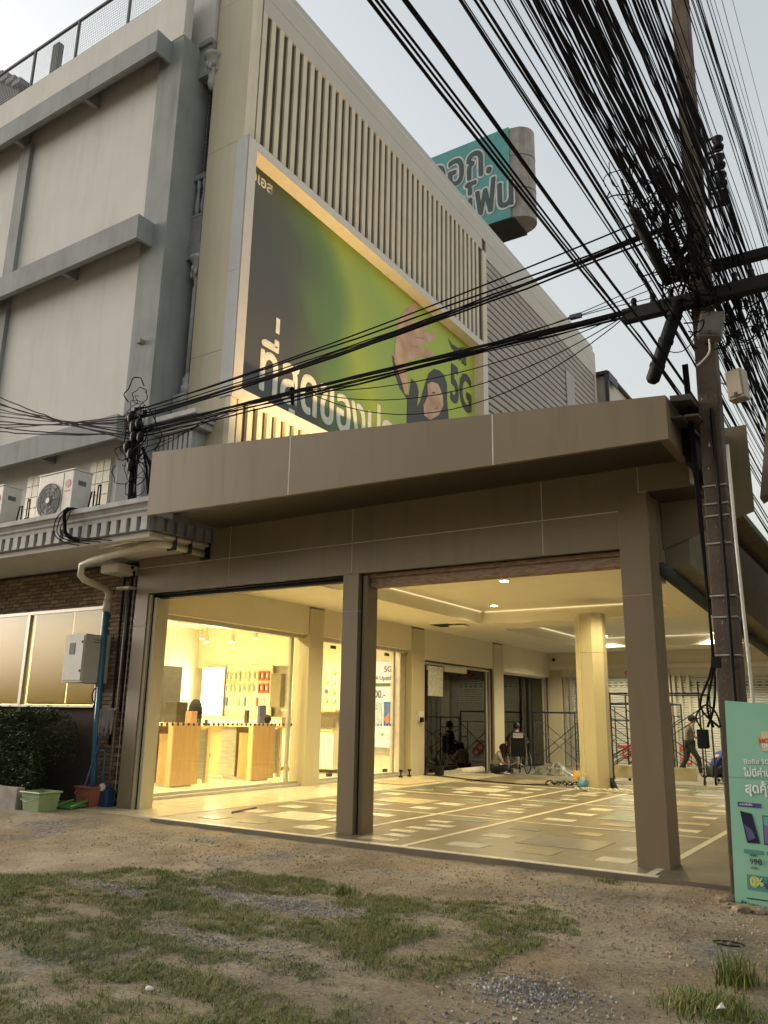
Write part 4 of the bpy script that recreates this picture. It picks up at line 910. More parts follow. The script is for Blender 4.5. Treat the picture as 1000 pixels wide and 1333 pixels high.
text('5G', .2, GT, ps, face_front(-11.22, 17.497, 2.5), off=.004); text('iPhone 14 Upside', .15, GT, ps, face_front(-12.0, 17.497, 2.30), off=.003); text('26,100.-', .27, GT, ps, face_front(-11.87, 17.497, 1.86), off=.005, sx=.8)
part('ribbon', GN, (-11.85, 17.492, 2.14, -11.02, 17.499, 2.22), parent=ps)
for i, c in enumerate(((.55, .55, .62), (.6, .03, .04), (.35, .45, .62), (.05, .12, .40))):
    x = -11.95+i*.25; ph = part('printed_phone', mat('print_phone_%d' % i, c, .4), (x, 17.488, 1.18, x+.19, 17.499, 1.76), parent=ps, bevel=.003)
    for dz in (1.66, 1.58): part('lens_dot', GT, (x+.02, 17.484, dz, x+.05, 17.489, dz+.03), parent=ph)
poly_front('print_flash', [(-11.19, 1.34), (-11.03, 1.5), (-11.03, 1.28), (-11.10, 1.24)], mat('print_orange', (.65, .15, .05), .4), ps, 17.484)
part('footer', mat('poster_white', (.8, .8, .8), .5), (-11.9, 17.492, .88, -11.05, 17.499, 1.05), parent=ps)
for i, c in enumerate(((.5, .05, .2), (.2, .35, .03))): poly_front('footer_badge', circ(-11.65+i*.42, .965, .05, .05), mat('badge_%d' % i, c, .4), ps, 17.488)
tv = thing('wall_screen', 'tall dark screen standing by the shop left wall', 'screen', (-15.6, 14.5, 0))
part('screen', mat('screen_black', (.045, .04, .035), .25), (-15.75, 14.0, .8, -15.68, 14.9, 2.55), parent=tv, bevel=.006); part('stand', 'steel', (-15.8, 14.3, 0, -15.6, 14.6, .8), parent=tv)
for i, (x, y, rx) in enumerate(((-16.1, 15.9, .4), (-16.6, 16.6, .3), (-15.9, 16.9, .5), (-14.6, 16.4, .5))):
    sp = thing('track_spotlight', 'small white spotlight on the shop ceiling track', 'spotlight', (x, y, 3.5), 'shop track spotlights')
    MB().tube([(x, y, 3.85), (x, y, 3.52)], .012, 6).build('stem', 'alu', sp); MB().lathe([(.05, 0), (.07, .1), (.045, .2), (.02, .21)], (x, y, 3.36), 12).build('lamp_shade', 'acwhite', sp, True)
    MB().lathe([(.045, 0), (.045, .006)], (x, y, 3.352), 10).build('bulb', emit('spot_bulb', (1, .8, .45), 25), sp)
    lamp('spot_lamp', 'SPOT', (x, y, 3.33), 330, WARM, sp, .05, (R(-35), R(8), 0), 100, .7)
def downlight(x, y, z, e, label, group, col=WARM, spot=150):
    d = thing('downlight', label, 'ceiling light', (x, y, z), group)
    MB().lathe([(.10, 0), (.10, .014), (.078, .015)], (x, y, z-.014), 18).build('trim_ring', 'alu', d)
    MB().lathe([(.076, 0), (.076, .004)], (x, y, z-.0185), 16).build('lens', emit('downlight_lens', (1, .9, .6), 14), d)
    lamp('downlight_lamp', 'SPOT', (x, y, z-.03), e, col, d, .07, (0, 0, 0), spot, .5)
for (x, y) in ((-12.2, 10.6), (-12.2, 13), (-12.2, 15.6), (-14.6, 11), (-14.6, 14), (-16.4, 12)):
    downlight(x, y, 3.85, 190, 'recessed downlight in the shop ceiling behind the glass', 'shop ceiling downlights')
for (x, y) in ((-6.33, 14.1), (-8.0, 17.2), (-6.33, 11.4), (-8.1, 12.6), (-4.6, 12.6), (-4.6, 16.4)):
    downlight(x, y, 3.97, 100, 'recessed downlight in the ceiling tray over the paved floor', 'front tray downlights')
for (x, y) in ((-7.9, 25.1), (-4.65, 25.3), (-6.3, 22.0)):
    downlight(x, y, 3.97, 190, 'recessed downlight in the ceiling tray over the bare screed', 'rear tray downlights', (1, .9, .6))
# LED strips lying in the tray coves
for (x0, y0, x1, y1, e) in ((-8.75, 10.4, -3.95, 18.1, .16), (-8.75, 19.4, -3.95, 25.6, .15)):
    le = emit('cove_led_%d' % int(e*1000), WARM if e > .155 else (1, .88, .55), e)
    for b in ((x0+.02, y0+.1, x0+.05, y1-.1), (x1-.05, y0+.1, x1-.02, y1-.1), (x0+.1, y1-.05, x1-.1, y1-.02), (x0+.1, y0+.02, x1-.1, y0+.05)):
        tag(B(b[0], b[1], 3.935, b[2], b[3], 3.955).build('light_strip', le), 'thin warm light strip along the '+('front' if e > .155 else 'rear')+' ceiling tray edge', 'light strip', 'cove light strips')
cv = thing('security_camera', 'small white dome camera on the far beam', 'camera', (-10.4, 27.2, 3.45))
part('base', 'acwhite', (-10.46, 27.2, 3.42, -10.34, 27.3, 3.54), parent=cv); MB().ball((-10.4, 27.16, 3.42), .06, .06, .06).build('dome', 'black', cv, True)

# ------------------------------------------------------------------ things on and beside the plaster building
def ac_unit(x0, y0, z0, label):
    a = thing('air_conditioner', label, 'air conditioner', (x0+.45, y0+.15, z0), 'outdoor units on the porch roof')
    part('case', 'acwhite', (x0, y0, z0+.06, x0+.92, y0+.36, z0+.96), parent=a, bevel=.012)
    part('lid', 'acwhite', (x0-.012, y0-.012, z0+.962, x0+.932, y0+.372, z0+.985), parent=a, bevel=.005)
    g_ = MB().lathe([(.30, 0), (.30, .012)], (x0+.33, y0-.013, z0+.50), 28, 'y').build('fan_recess', 'acgrey', a)
    for r_ in (.08, .16, .23, .29):
        MB().tube([(x0+.33+r_*math.cos(t*.2618), y0-.022, z0+.50+r_*math.sin(t*.2618)) for t in range(24)], .005, 5, closed=True).build('grille_ring', 'steel', g_)
    for k in range(8):
        t = k*.785; MB().tube([(x0+.33, y0-.02, z0+.5), (x0+.33+.3*math.cos(t), y0-.02, z0+.5+.3*math.sin(t))], .004, 5).build('grille_spoke', 'steel', g_)
    MB().lathe([(.05, 0), (.05, .015)], (x0+.33, y0-.03, z0+.50), 14, 'y').build('fan_hub', 'acwhite', g_)
    part('panel_seam', 'acgrey', (x0+.66, y0-.004, z0+.1, x0+.668, y0+.002, z0+.94), parent=a)
    MB().lathe([(.07, 0), (.07, .006)], (x0+.79, y0-.006, z0+.74), 18, 'y').build('badge', mat('badge_red', (.45, .10, .11), .5), a)
    part('badge_word', mat('badge_red', (.45, .10, .11), .5), (x0+.72, y0-.004, z0+.60, x0+.86, y0+.002, z0+.625), parent=a)
    part('handle_recess', 'acgrey', (x0+.921, y0+.10, z0+.72, x0+.925, y0+.25, z0+.80), parent=a)
    part('valve_cover', 'acwhite', (x0+.921, y0+.12, z0+.12, x0+.96, y0+.26, z0+.32), parent=a)
    MB().tube([(x0+.96, y0+.2, z0+.3), (x0+1.1, y0+.2, z0+.3), (x0+1.13, y0+.22, z0+.6), (x0+1.2, y0+.22, z0+.6), (x0+1.2, y0+.22, z0+.1)], .014, 6).build('pipe', 'black', a)
    for xx in (x0+.1, x0+.75): part('foot', 'steel', (xx, y0+.02, z0, xx+.08, y0+.34, z0+.06), parent=a)
ac_unit(-12.1, 7.9, 4.30, 'outdoor air conditioner with round grille and a red badge between block windows')
ac_unit(-14.05, 7.9, 4.30, 'outdoor air conditioner partly showing its side panel beside the other unit')
for (x0, y0) in ((-10.85, 8.15), (-12.75, 8.15)):
    t = thing('pipe_switch', 'small black isolator with looped pipe beside an air conditioner', 'switch', (x0, y0, 4.3), 'isolators on the porch roof')
    part('body', 'black', (x0-.05, y0, 4.5, x0+.05, y0+.06, 4.68), parent=t); MB().tube(sm([(x0-.03, y0+.02, 4.3), (x0-.03, y0+.02, 4.95), (x0, y0+.02, 5.0), (x0+.03, y0+.02, 4.95), (x0+.03, y0+.02, 4.3)]), .012, 6).build('pipe', 'black', t)
dp = thing('drain_pipe', 'cream drain pipe bending down into a blue pipe on the brick wall', 'pipe', (-10.9, 8.5, 0))
MB().tube([(-8.80, 8.60, 3.74), (-8.82, 7.85, 3.76), (-8.95, 7.75, 3.75), (-10.3, 7.74, 3.62), (-10.5, 7.74, 3.58), (-10.52, 7.75, 3.42), (-10.55, 7.85, 3.37), (-10.86, 8.5, 3.34), (-10.9, 8.6, 3.28), (-10.9, 8.6, 3.02)], .052, 10).build('upper_pipe', 'pvc', dp, True)
MB().tube([(-8.72, 8.60, 3.86), (-8.75, 7.8, 3.85), (-8.9, 7.66, 3.84), (-10.0, 7.66, 3.79)], .03, 8).build('second_pipe', 'pvc', dp, True)
MB().lathe([(.07, 0), (.07, .16), (.055, .17)], (-10.9, 8.6, 2.98), 12).build('coupling', 'pvc', dp, True)
MB().tube([(-10.9, 8.6, 3.0), (-10.86, 8.6, 1.0), (-10.8, 8.6, .35), (-10.86, 8.6, .2), (-11.1, 8.6, .16)], .045, 10).build('lower_pipe', 'bluepvc', dp, True)
part('end_clip', 'black', (-8.86, 8.59, 3.66, -8.7, 8.64, 3.9), parent=dp)
for k, yy in enumerate((7.95, 8.25)): part('strap', 'steel', (-8.88, yy, 3.68, -8.70, yy+.02, 3.88), parent=dp)
cb = thing('pipe_bundle', 'cream bracket with dark conduits running down the brick corner', 'conduit', (-10.6, 8.6, 0))
MB().tube(sm([(-10.3, 8.55, 3.66), (-10.55, 8.66, 3.62), (-10.66, 8.7, 3.4), (-10.66, 8.72, .9)]), .022, 8).build('conduit', 'black', cb, True)
MB().tube(sm([(-10.3, 8.58, 3.58), (-10.42, 8.68, 3.54), (-10.50, 8.71, 3.35), (-10.50, 8.73, 1.4)]), .022, 8).build('conduit', 'black', cb, True)
MB().tube([(-10.58, 8.72, 3.45), (-10.58, 8.72, .2)], .012, 6).build('conduit', 'alu', cb, True)
part('bracket', 'pvc', (-10.78, 8.3, 3.55, -10.35, 8.74, 3.70), parent=cb, bevel=.03); part('bracket', 'pvc', (-10.72, 8.6, 3.33, -10.42, 8.76, 3.37), parent=cb)
MB().tube([(-10.432, 8.72, 3.6), (-10.432, 8.72, .05)], .008, 5).build('joint_bead', 'alu', cb)
eb = thing('electric_cabinet', 'cream steel electric cabinet with a small window on the brick wall', 'electric cabinet', (-11.2, 8.5, 1.85))
part('case', 'acwhite', (-11.42, 8.28, 1.84, -10.93, 8.77, 2.60), parent=eb, bevel=.006)
dr = part('door', 'acwhite', (-11.40, 8.262, 1.87, -10.95, 8.278, 2.57), parent=eb, bevel=.004)
part('window', 'acgrey', (-11.28, 8.256, 2.28, -11.15, 8.261, 2.46), parent=dr)
for zz in (2.45, 2.0): part('lock', 'black', (-10.99, 8.255, zz, -10.96, 8.261, zz+.04), parent=dr)
for k in range(2): part('louvre', 'acgrey', (-10.93, 8.42, 2.47+k*.04, -10.925, 8.62, 2.48+k*.04), parent=eb)
MB().tube([(-10.95+.1*math.cos(t*.6), 8.6, 1.65+.12*math.sin(t*.6)) for t in range(14)]+[(-10.9, 8.6, 1.84)], .012, 6).build('cable_loop', 'black', eb)
# planter, hedge
B(-15.5, 7.55, -.1, -11.15, 7.68, .30).build('planter_wall', 'concrete', bevel=.015)
tag(bpy.data.objects['planter_wall'], 'low rough concrete planter kerb in front of the hedge', 'planter')
hg = thing('hedge', 'dense dark green hedge below the blinded window', 'hedge', (-13, 8.2, 0))
def hedge_h(x): return 1.30+.14*nz(x, 0, 1.6)+.10*nz(x, 3, 4.0)
lv = []; lf = []
for _ in range(42000):
    x = random.uniform(-15.5, -11.15); H = hedge_h(x)
    if x > -11.5: H *= .45+.55*max(0, (-11.15-x)/.35)**.5
    if random.random() < .35: y, z = random.uniform(7.72, 8.6), H+random.gauss(-.03, .06)
    else: y, z = 7.72+abs(random.gauss(0, .10))+.10*abs(nz(x, random.random(), 3.0)), random.uniform(.12, H)
    if nz(x*1.0, z*2.2+y, 2.6, 4) > .42: continue
    s_ = random.uniform(.018, .036); q = Euler((random.uniform(-.9, .9), random.uniform(-.9, .9), random.random()*6.28)).to_matrix()
    b_ = len(lv)
    for v in ((-s_*.45, 0, 0), (0, -s_, s_*.15), (s_*.45, 0, 0), (0, s_, s_*.15)):
        w_ = q @ Vector(v); lv.append((x+w_.x, y+w_.y, z+w_.z))
    lf.append((b_, b_+1, b_+2, b_+3))
me = bpy.data.meshes.new('foliage'); me.from_pydata(lv, [], lf); me.materials.append(leaf_mat('hedge_leaf', (.018, .034, .010), (.035, .060, .016), (.09, .105, .035), 4))
link('foliage', me, hg, 'stuff')
mb = MB()
for k in range(26):
    x = -15.3+k*.16; mb.tube([(x, 8.1, -.05), (x+random.uniform(-.1, .1), 8.0, .5), (x+random.uniform(-.2, .2), 8.0+random.uniform(-.2, .3), 1.1)], [.02, .014, .006], 5)
mb.build('stems', mat('twig', (.05, .035, .02), .9), hg, kind='stuff')
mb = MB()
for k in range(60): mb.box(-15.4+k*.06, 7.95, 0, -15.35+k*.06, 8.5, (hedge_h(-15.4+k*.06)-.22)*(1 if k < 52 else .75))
mb.build('inner_shade', mat('hedge_shade_fill', (.012, .018, .007), .95), hg, kind='stuff')  # near-black blocks put in as the shade inside the hedge
# cleaning things by the wall
def tub(name, label, x, y, z, w, d, h, m, cat, tap=.82):
    t = thing(name, label, cat, (x, y, z))
    a, b = w/2, d/2; mb = MB()
    o_ = [(-a*tap, -b*tap, 0), (a*tap, -b*tap, 0), (a*tap, b*tap, 0), (-a*tap, b*tap, 0)]; u_ = [(-a, -b, h), (a, -b, h), (a, b, h), (-a, b, h)]
    i1 = [(p[0]*.93, p[1]*.93, h) for p in u_]; i0 = [(p[0]*.92, p[1]*.92, .02) for p in o_]
    vs = [(p[0]+x, p[1]+y, p[2]+z) for p in o_+u_+i1+i0]
    mb.add(vs, [(3, 2, 1, 0), (0, 1, 5, 4), (1, 2, 6, 5), (2, 3, 7, 6), (3, 0, 4, 7), (4, 5, 9, 8), (5, 6, 10, 9), (6, 7, 11, 10), (7, 4, 8, 11), (8, 9, 13, 12), (9, 10, 14, 13), (10, 11, 15, 14), (11, 8, 12, 15), (12, 13, 14, 15)]).build('body', m, t)
    MB().tube([(x-a-.01, y-b-.01, z+h-.012), (x+a+.01, y-b-.01, z+h-.012), (x+a+.01, y+b+.01, z+h-.012), (x-a-.01, y+b+.01, z+h-.012)], .014, 6, closed=True).build('rim', m, t)
    MB().tube([(x-a-.01, y, z+h-.02), (x-a*.7, y-b-.05, z+h-.10), (x, y-b-.06, z+h-.13), (x+a*.7, y-b-.05, z+h-.10), (x+a+.01, y, z+h-.02)], .007, 6).build('handle', m, t)
    return t
PG = mat('pale_green_plastic', (.22, .30, .15), .45, var=.1); PR = mat('brick_red_plastic', (.33, .11, .065), .5, var=.1); BLU = mat('navy_plastic', (.02, .055, .12), .4)
tub('green_tub', 'pale green rectangular plastic tub on the concrete apron', -10.82, 7.72, .0, .42, .36, .27, PG, 'tub')
tub('red_bucket', 'brick red mop bucket holding the mop handle', -10.74, 8.52, .0, .36, .30, .30, PR, 'bucket')
t = thing('dustpan', 'bright green plastic dustpan between tub and bucket', 'dustpan', (-10.72, 8.15, 0))
PB = mat('bright_green_plastic', (.10, .30, .06), .45)
MB().hexa([(-10.86, 8.02, .015), (-10.58, 8.05, .015), (-10.6, 8.36, .03), (-10.88, 8.33, .03)], [(-10.86, 8.02, .03), (-10.58, 8.05, .03), (-10.6, 8.36, .05), (-10.88, 8.33, .05)]).build('pan', PB, t)
for a, b in (((-10.86, 8.02), (-10.88, 8.33)), ((-10.58, 8.05), (-10.6, 8.36)), ((-10.88, 8.33), (-10.6, 8.36))):
    MB().tube([(a[0], a[1], .04), (b[0], b[1], .10)], .02, 6).build('rim', PB, t)
t = thing('blue_jug', 'dark blue plastic jug with a white cap', 'jug', (-10.52, 8.66, 0))
part('body', BLU, (-10.64, 8.56, .01, -10.42, 8.72, .26), parent=t, bevel=.02); MB().tube([(-10.6, 8.64, .26), (-10.6, 8.64, .33), (-10.5, 8.64, .34), (-10.47, 8.64, .26)], .016, 6).build('handle', BLU, t)
MB().lathe([(.055, 0), (.055, .03)], (-10.53, 8.54, .29), 16, 'y').build('cap', mat('white_plastic', (.7, .7, .66), .5), t)
t = thing('mop', 'blue handled mop propped upside down against the brick wall', 'mop', (-10.85, 8.55, 0))
MB().tube([(-10.86, 8.45, .12), (-10.66, 8.66, 1.42)], .012, 8).build('handle', mat('mop_blue', (.05, .07, .22), .4), t)
part('clamp', mat('mop_blue', (.05, .07, .22), .4), (-10.78, 8.62, 1.36, -10.56, 8.70, 1.42), parent=t)
for k in range(34):
    x = -10.84+k*.0105; MB().tube([(x+.06, 8.64, 1.44+random.uniform(0, .02)), (x+random.uniform(-.02, .02), 8.60, 1.43), (x+random.uniform(-.04, .02), 8.60, 1.12+random.uniform(-.1, .08))], .008, 5).build('mop_strand', mat('mop_cotton', (.26, .23, .20), .95), t)
t = thing('standpipe', 'thin blue water pipe with a tap by the brick wall', 'tap', (-10.62, 8.6, 0))
MB().tube([(-10.62, 8.62, .05), (-10.62, 8.62, .78), (-10.66, 8.62, .82), (-10.72, 8.6, .8)], .014, 8).build('pipe', 'bluepvc', t, True); part('tap', 'chrome', (-10.76, 8.57, .76, -10.70, 8.62, .83), parent=t)
# cable post on the porch roof
bk = thing('cable_post', 'black tangled cable post rising from the porch cornice', 'cable post', (-9.1, 7.4, 4.3))
MB().tube([(-9.12, 7.40, 4.3), (-9.14, 7.38, 5.75)], .045, 8).build('post', 'black', bk)
part('insulator_arm', 'black', (-9.35, 7.34, 5.6, -8.95, 7.42, 5.68), parent=bk)
mb = MB()
for k in range(26):
    a, b = random.uniform(.1, .34), random.uniform(.1, .3); cx_, cz_ = -9.1+random.gauss(.05, .12), 5.25+random.gauss(0, .28); p0 = random.random()*6
    mb.tube(sm([(cx_+a*math.cos(p0+t*.5), 7.36+random.gauss(0, .03), cz_+b*math.sin(p0+t*.5)) for t in range(random.randint(6, 13))], 3), random.uniform(.005, .010), 5)
for k in range(9): mb.tube([(-9.12+random.gauss(0, .03), 7.36, 5.6), (-9.1+random.gauss(0, .06), 7.38, 5.0), (-9.08+random.gauss(0, .05), 7.4, 4.3)], .014, 5)
for k in range(5): mb.tube([(-8.95, 7.4, 5.1), (-8.8+random.gauss(0, .05), 7.42, 4.8), (-8.78, 7.42, 4.4)], .016, 5)
mb.build('tangle', 'cable', bk, kind='stuff')
mb = MB()
for k in range(9): mb.ball((-9.1+random.gauss(0, .09), 7.34, 5.3+random.gauss(0, .25)), .06, .05, .09, 8, 6)
mb.build('cable_clamp', 'black', bk, True)
t = thing('cornice_cable', 'black cable bundle bent over the cornice edge', 'cable', (-10.4, 7.3, 4))
MB().tube(sm([(-10.45, 7.9, 4.36), (-10.42, 7.32, 4.36), (-10.40, 7.29, 4.1), (-10.36, 7.32, 3.95), (-10.2, 7.42, 3.86)]), .03, 7).build('bundle', 'cable', t, True)
for k in range(4): MB().tube(sm([(-10.5+k*.06, 7.32, 4.36), (-10.62+k*.1, 7.28, 4.2), (-10.6+k*.08, 7.3, 3.95), (-10.3+k*.25, 7.5, 3.82), (-9.4+k*.2, 7.9, 3.80)]), .008, 5).build('wire', 'cable', t)

# ------------------------------------------------------------------ power pole
pp = thing('power_pole', 'tapered concrete power pole crowded with black cables', 'power pole', (-1.4, 8.1, 0))
def pole_at(z):  # centre x, half width
    return -1.415+.0118*z, .112-.0028*z
mb = MB(); (xa, ha), (xb, hb) = pole_at(-.4), pole_at(12.5)
mb.hexa([(xa-ha, 8.0, -.4), (xa+ha, 8.0, -.4), (xa+ha, 8.24, -.4), (xa-ha, 8.24, -.4)], [(xb-hb, 8.02, 12.5), (xb+hb, 8.02, 12.5), (xb+hb, 8.18, 12.5), (xb-hb, 8.18, 12.5)]).build('shaft', 'pole', pp, bevel=.012)
for z in (2.0, 2.35, 2.55, 3.05, 3.32, 3.44, 3.62):
    c, h = pole_at(z); MB().tube([(c-h-.006, 7.992, z), (c+h+.006, 7.992, z), (c+h+.006, 8.246, z), (c-h-.006, 8.246, z)], .008, 5, closed=True).build('steel_band', 'alu', pp)
WP = mat('torn_paper', (.55, .5, .42), .8)
for k in range(16):
    z = random.uniform(1.7, 4.6); c, h = pole_at(z); x = c+random.uniform(-.7, .7)*h
    MB().add([(x, 7.994, z), (x+.02*random.random()+.005, 7.992, z+.01), (x+.012, 7.988, z+.03*random.random()+.015)], [(0, 1, 2)]).build('paper_shred', WP, pp)
for z in (1.9, 2.7, 5.1, 6.6, 7.4, 8.3): MB().lathe([(.012, 0), (.012, .02)], (pole_at(z)[0]+.03, 7.985, z), 8, 'y').build('bolt_hole', 'black', pp)
part('cross_arm', mat('arm_timber', (.012, .011, .0095), .85, var=.2), (-2.12, 7.86, 5.50, -.45, 7.98, 5.64), parent=pp, bevel=.01)
part('cross_arm', mat('arm_timber', (.035, .032, .028), .8), (-1.75, 8.25, 6.05, -.7, 8.35, 6.15), parent=pp, bevel=.01)
for x in (-2.0, -1.8, -1.62, -1.0, -.85, -.6):
    MB().lathe([(.02, 0), (.035, .03), (.025, .06), (.035, .09), (.02, .12)], (x, 7.92, 5.64), 10).build('pin_insulator', 'black', pp, True)
MB().tube([(-1.22, 7.97, 4.0), (-1.22, 7.97, 3.0), (-1.20, 7.96, 1.5), (-1.19, 7.96, .1)], .016, 8).build('conduit', 'pvc', pp, True)
MB().tube([(-1.335, 7.985, 4.4), (-1.34, 7.97, 2.5), (-1.37, 7.98, .5)], .02, 6).build('conduit', 'black', pp)
# spool insulator rack
sr = thing('insulator_rack', 'steel rack with four black spool insulators on the pole side', 'insulator', (-1.1, 8.05, 6.8))
part('back_strap', 'steel', (-1.19, 8.03, 6.6, -1.165, 8.08, 7.6), parent=sr)
for k in range(4):
    z = 6.72+k*.22
    part('clevis_arm', 'steel', (-1.165, 8.04, z+.075, -1.02, 8.07, z+.09), parent=sr); part('clevis_arm', 'steel', (-1.165, 8.04, z-.09, -1.02, 8.07, z-.075), parent=sr)
    MB().lathe([(.055, -.07), (.06, -.04), (.03, 0), (.06, .04), (.055, .07)], (-1.05, 8.055, z), 12).build('spool', 'black', sr, True)
def poly_box(name, label, cat, x, y, z, w, d, h, m, rot):
    t = thing(name, label, cat, (0, 0, 0))
    part('case', m, (-w/2, -d/2, -h/2, w/2, d/2, h/2), parent=t, bevel=min(w, h)*.1); part('lid', m, (-w*.4, -d/2-.012, -h*.4, w*.4, -d/2-.001, h*.4), parent=t, bevel=.004)
    part('latch', 'steel', (-.012, -d/2-.02, -h*.46, .012, -d/2-.011, -h*.3), parent=t); part('mount', 'steel', (-.03, d/2, -.03, .03, d/2+.05, .03), parent=t)
    t.location = (x, y, z); t.rotation_euler = rot; return t
poly_box('junction_box', 'tilted grey junction box strapped to the pole under the cable knot', 'junction box', -1.25, 7.86, 5.21, .23, .15, .27, mat('box_grey', (.15, .14, .12), .6, var=.2), (0, R(12), R(8)))
poly_box('meter_box', 'upright cream meter box on the pole side', 'meter box', -1.08, 8.0, 4.59, .165, .14, .31, mat('box_cream', (.36, .31, .22), .6, var=.12), (0, R(-3), R(-15)))
MB().tube(sm([(-1.27, 7.8, 5.05), (-1.27, 7.76, 4.9), (-1.34, 7.76, 4.82), (-1.4, 7.8, 4.8)]), .009, 6).build('white_tail', 'pvc', pp)
def closure(name, label, p0, p1, r):
    t = thing(name, label, 'cable closure', p0); a, b = Vector(p0), Vector(p1); d = (b-a)
    MB().tube([a, a+d*.04, a+d*.5, a+d*.96, b], [r*.6, r, r, r, r*.5], 12).build('sleeve', 'black', t, True)
    for f_ in (.2, .5, .8): MB().tube([a+d*(f_-.02), a+d*(f_+.02)], r*1.12, 12).build('ring', 'black', t)
    MB().tube([b, b+d*.3+Vector((.02, 0, .05))], .015, 6).build('cable_tail', 'cable', t)
closure('splice_closure', 'fat black splice closure hanging steeply beside the junction box', (-1.86, 7.86, 4.74), (-1.53, 7.9, 5.6), .07)
closure('splice_closure', 'black splice closure lying along the cables above the cross arm', (-1.60, 7.8, 5.75), (-1.78, 7.2, 6.35), .055)

# ------------------------------------------------------------------ cables along the street
def sagline(p0, p1, sag, n=14, wob=0.0):
    p0, p1 = Vector(p0), Vector(p1); out = []
    for i in range(n+1):
        t = i/n; p = p0.lerp(p1, t); p.z -= 4*sag*t*(1-t)
        if wob and 0 < i < n: p += Vector((random.gauss(0, wob), 0, random.gauss(0, wob)))
        out.append(p)
    return out
RAT = [(520, -.5032), (545, -.4797), (565, -.4609), (620, -.4093), (640, -.3906), (660, -.3719), (700, -.3344), (760, -.2785), (820, -.2226), (860, -.1854), (900, -.1484), (915, -.1344), (955, -.0973)]
def ratio(u):
    return float(np.interp(u, [a for a, _ in RAT], [b for _, b in RAT]))
spec = []   # (place across the bundle, height range, radius range, count, zone)
for (u0, u1, z0, z1, r0, r1, n) in ((517, 532, 4.7, 5.0, .009, .014, 3), (552, 566, 4.75, 5.0, .010, .014, 2), (616, 648, 5.3, 5.7, .005, .012, 8), (650, 706, 5.5, 6.0, .004, .010, 10),
        (706, 800, 5.6, 6.6, .005, .013, 52), (800, 858, 5.9, 6.9, .005, .012, 34), (862, 904, 6.2, 7.2, .003, .006, 8), (904, 924, 6.6, 7.4, .004, .006, 10), (925, 945, 6.4, 7.4, .003, .004, 3), (954, 956, 8.0, 8.2, .003, .004, 1)):
    for k in range(n): spec.append((ratio(random.uniform(u0, u1)), random.uniform(z0, z1), random.uniform(r0, r1)*.68, u0))
for (rt, z, r_, u0) in spec:
    x = rt*(z-1.4); x = max(-2.6, min(-.6, x)); z = 1.4+x/rt; yp = random.uniform(7.7, 8.3)
    n_ = 26; pts = []; wob = .012 if u0 in (706, 800) else .004
    ph = random.random()*6; am = random.uniform(0, .05) if u0 in (706, 800) else .008
    zf = z-random.uniform(.0, .35); xf = x+random.uniform(-.1, .25)
    for i in range(n_+1):
        y = -9+i*(52/n_)
        if y <= yp: t = (yp-y)/36; zz = z-4*.42*t*(1-t)*1.0; xx = x
        else: t = (y-yp)/36; zz = z+(zf-z)*t-4*.55*t*(1-t); xx = x+(xf-x)*t
        pts.append((xx+am*math.sin(y*1.3+ph)+random.gauss(0, wob*.4), y, zz+am*math.cos(y*1.1+ph)+random.gauss(0, wob*.4)))
    k_ = {517: ('thick black cable sagging lowest over the canopy corner', 'low cables over the canopy'), 552: ('black cable pair sagging above the lowest canopy cable', 'second low cables'),
          925: ('fine wire strung outside the insulator rack', 'fine outer wires'), 954: ('single thin wire far out beyond the pole', 'outermost wire'), 904: ('thin wire running past the insulator rack', 'thin wires beside the insulators'), 862: ('thin wire crossing in front of the pole shaft', 'wires across the pole')}.get(u0, ('black cable in the dense bundle running past the power pole', 'street cable bundle'))
    tag(MB().tube(pts, r_, 5, False).build('street_cable', 'cable', None, True), k_[0], 'cable', k_[1])
# far pole beyond the frame's right carries them on; knots of slack cable at the pole
for i, (cx_, cy_, cz_, n_, sc_) in enumerate(((-1.50, 7.75, 6.15, 30, .30), (-1.35, 7.8, 5.7, 26, .30), (-1.05, 8.3, 5.4, 24, .26), (-1.72, 7.4, 6.6, 22, .26))):
    mb = MB()
    for k in range(n_):
        a, b, p0 = random.uniform(.05, .30), random.uniform(.05, .28), random.random()*6; ox, oy, oz = random.gauss(0, sc_*.45), random.gauss(0, .14), random.gauss(0, sc_*.8)
        mb.tube(sm([(cx_+ox+a*math.cos(p0+t*.45)*.7, cy_+oy+.05*math.sin(t), cz_+oz+b*math.sin(p0+t*.45)) for t in range(random.randint(5, 14))], 2), random.uniform(.004, .009), 5)
    for k in range(10): mb.ball((cx_+random.gauss(0, sc_*.4), cy_+random.gauss(0, .1), cz_+random.gauss(0, sc_*.7)), random.uniform(.02, .05), .04, random.uniform(.04, .1), 7, 5)
    tag(mb.build('cable_knot', 'cable', None, True, kind='stuff'), ('tangle of slack black cable around the pole above the cross arm', 'tangle of slack black cable around the cross arm joint', 'loose tangle of black wires behind the meter box', 'ragged wad of black cable hanging in the street bundle')[i], 'cable knot')
cl = thing('cable_coil', 'hanging oval coil of black cable on the pole face', 'cable coil', (-1.45, 7.8, 6.3))
for k in range(7): MB().tube([(-1.47+(.10+.008*k)*math.cos(t*.4189), 7.80+random.gauss(0, .01), 6.4+(.30+.012*k)*math.sin(t*.4189)) for t in range(15)], .011, 5, closed=True).build('loop', 'cable', cl)
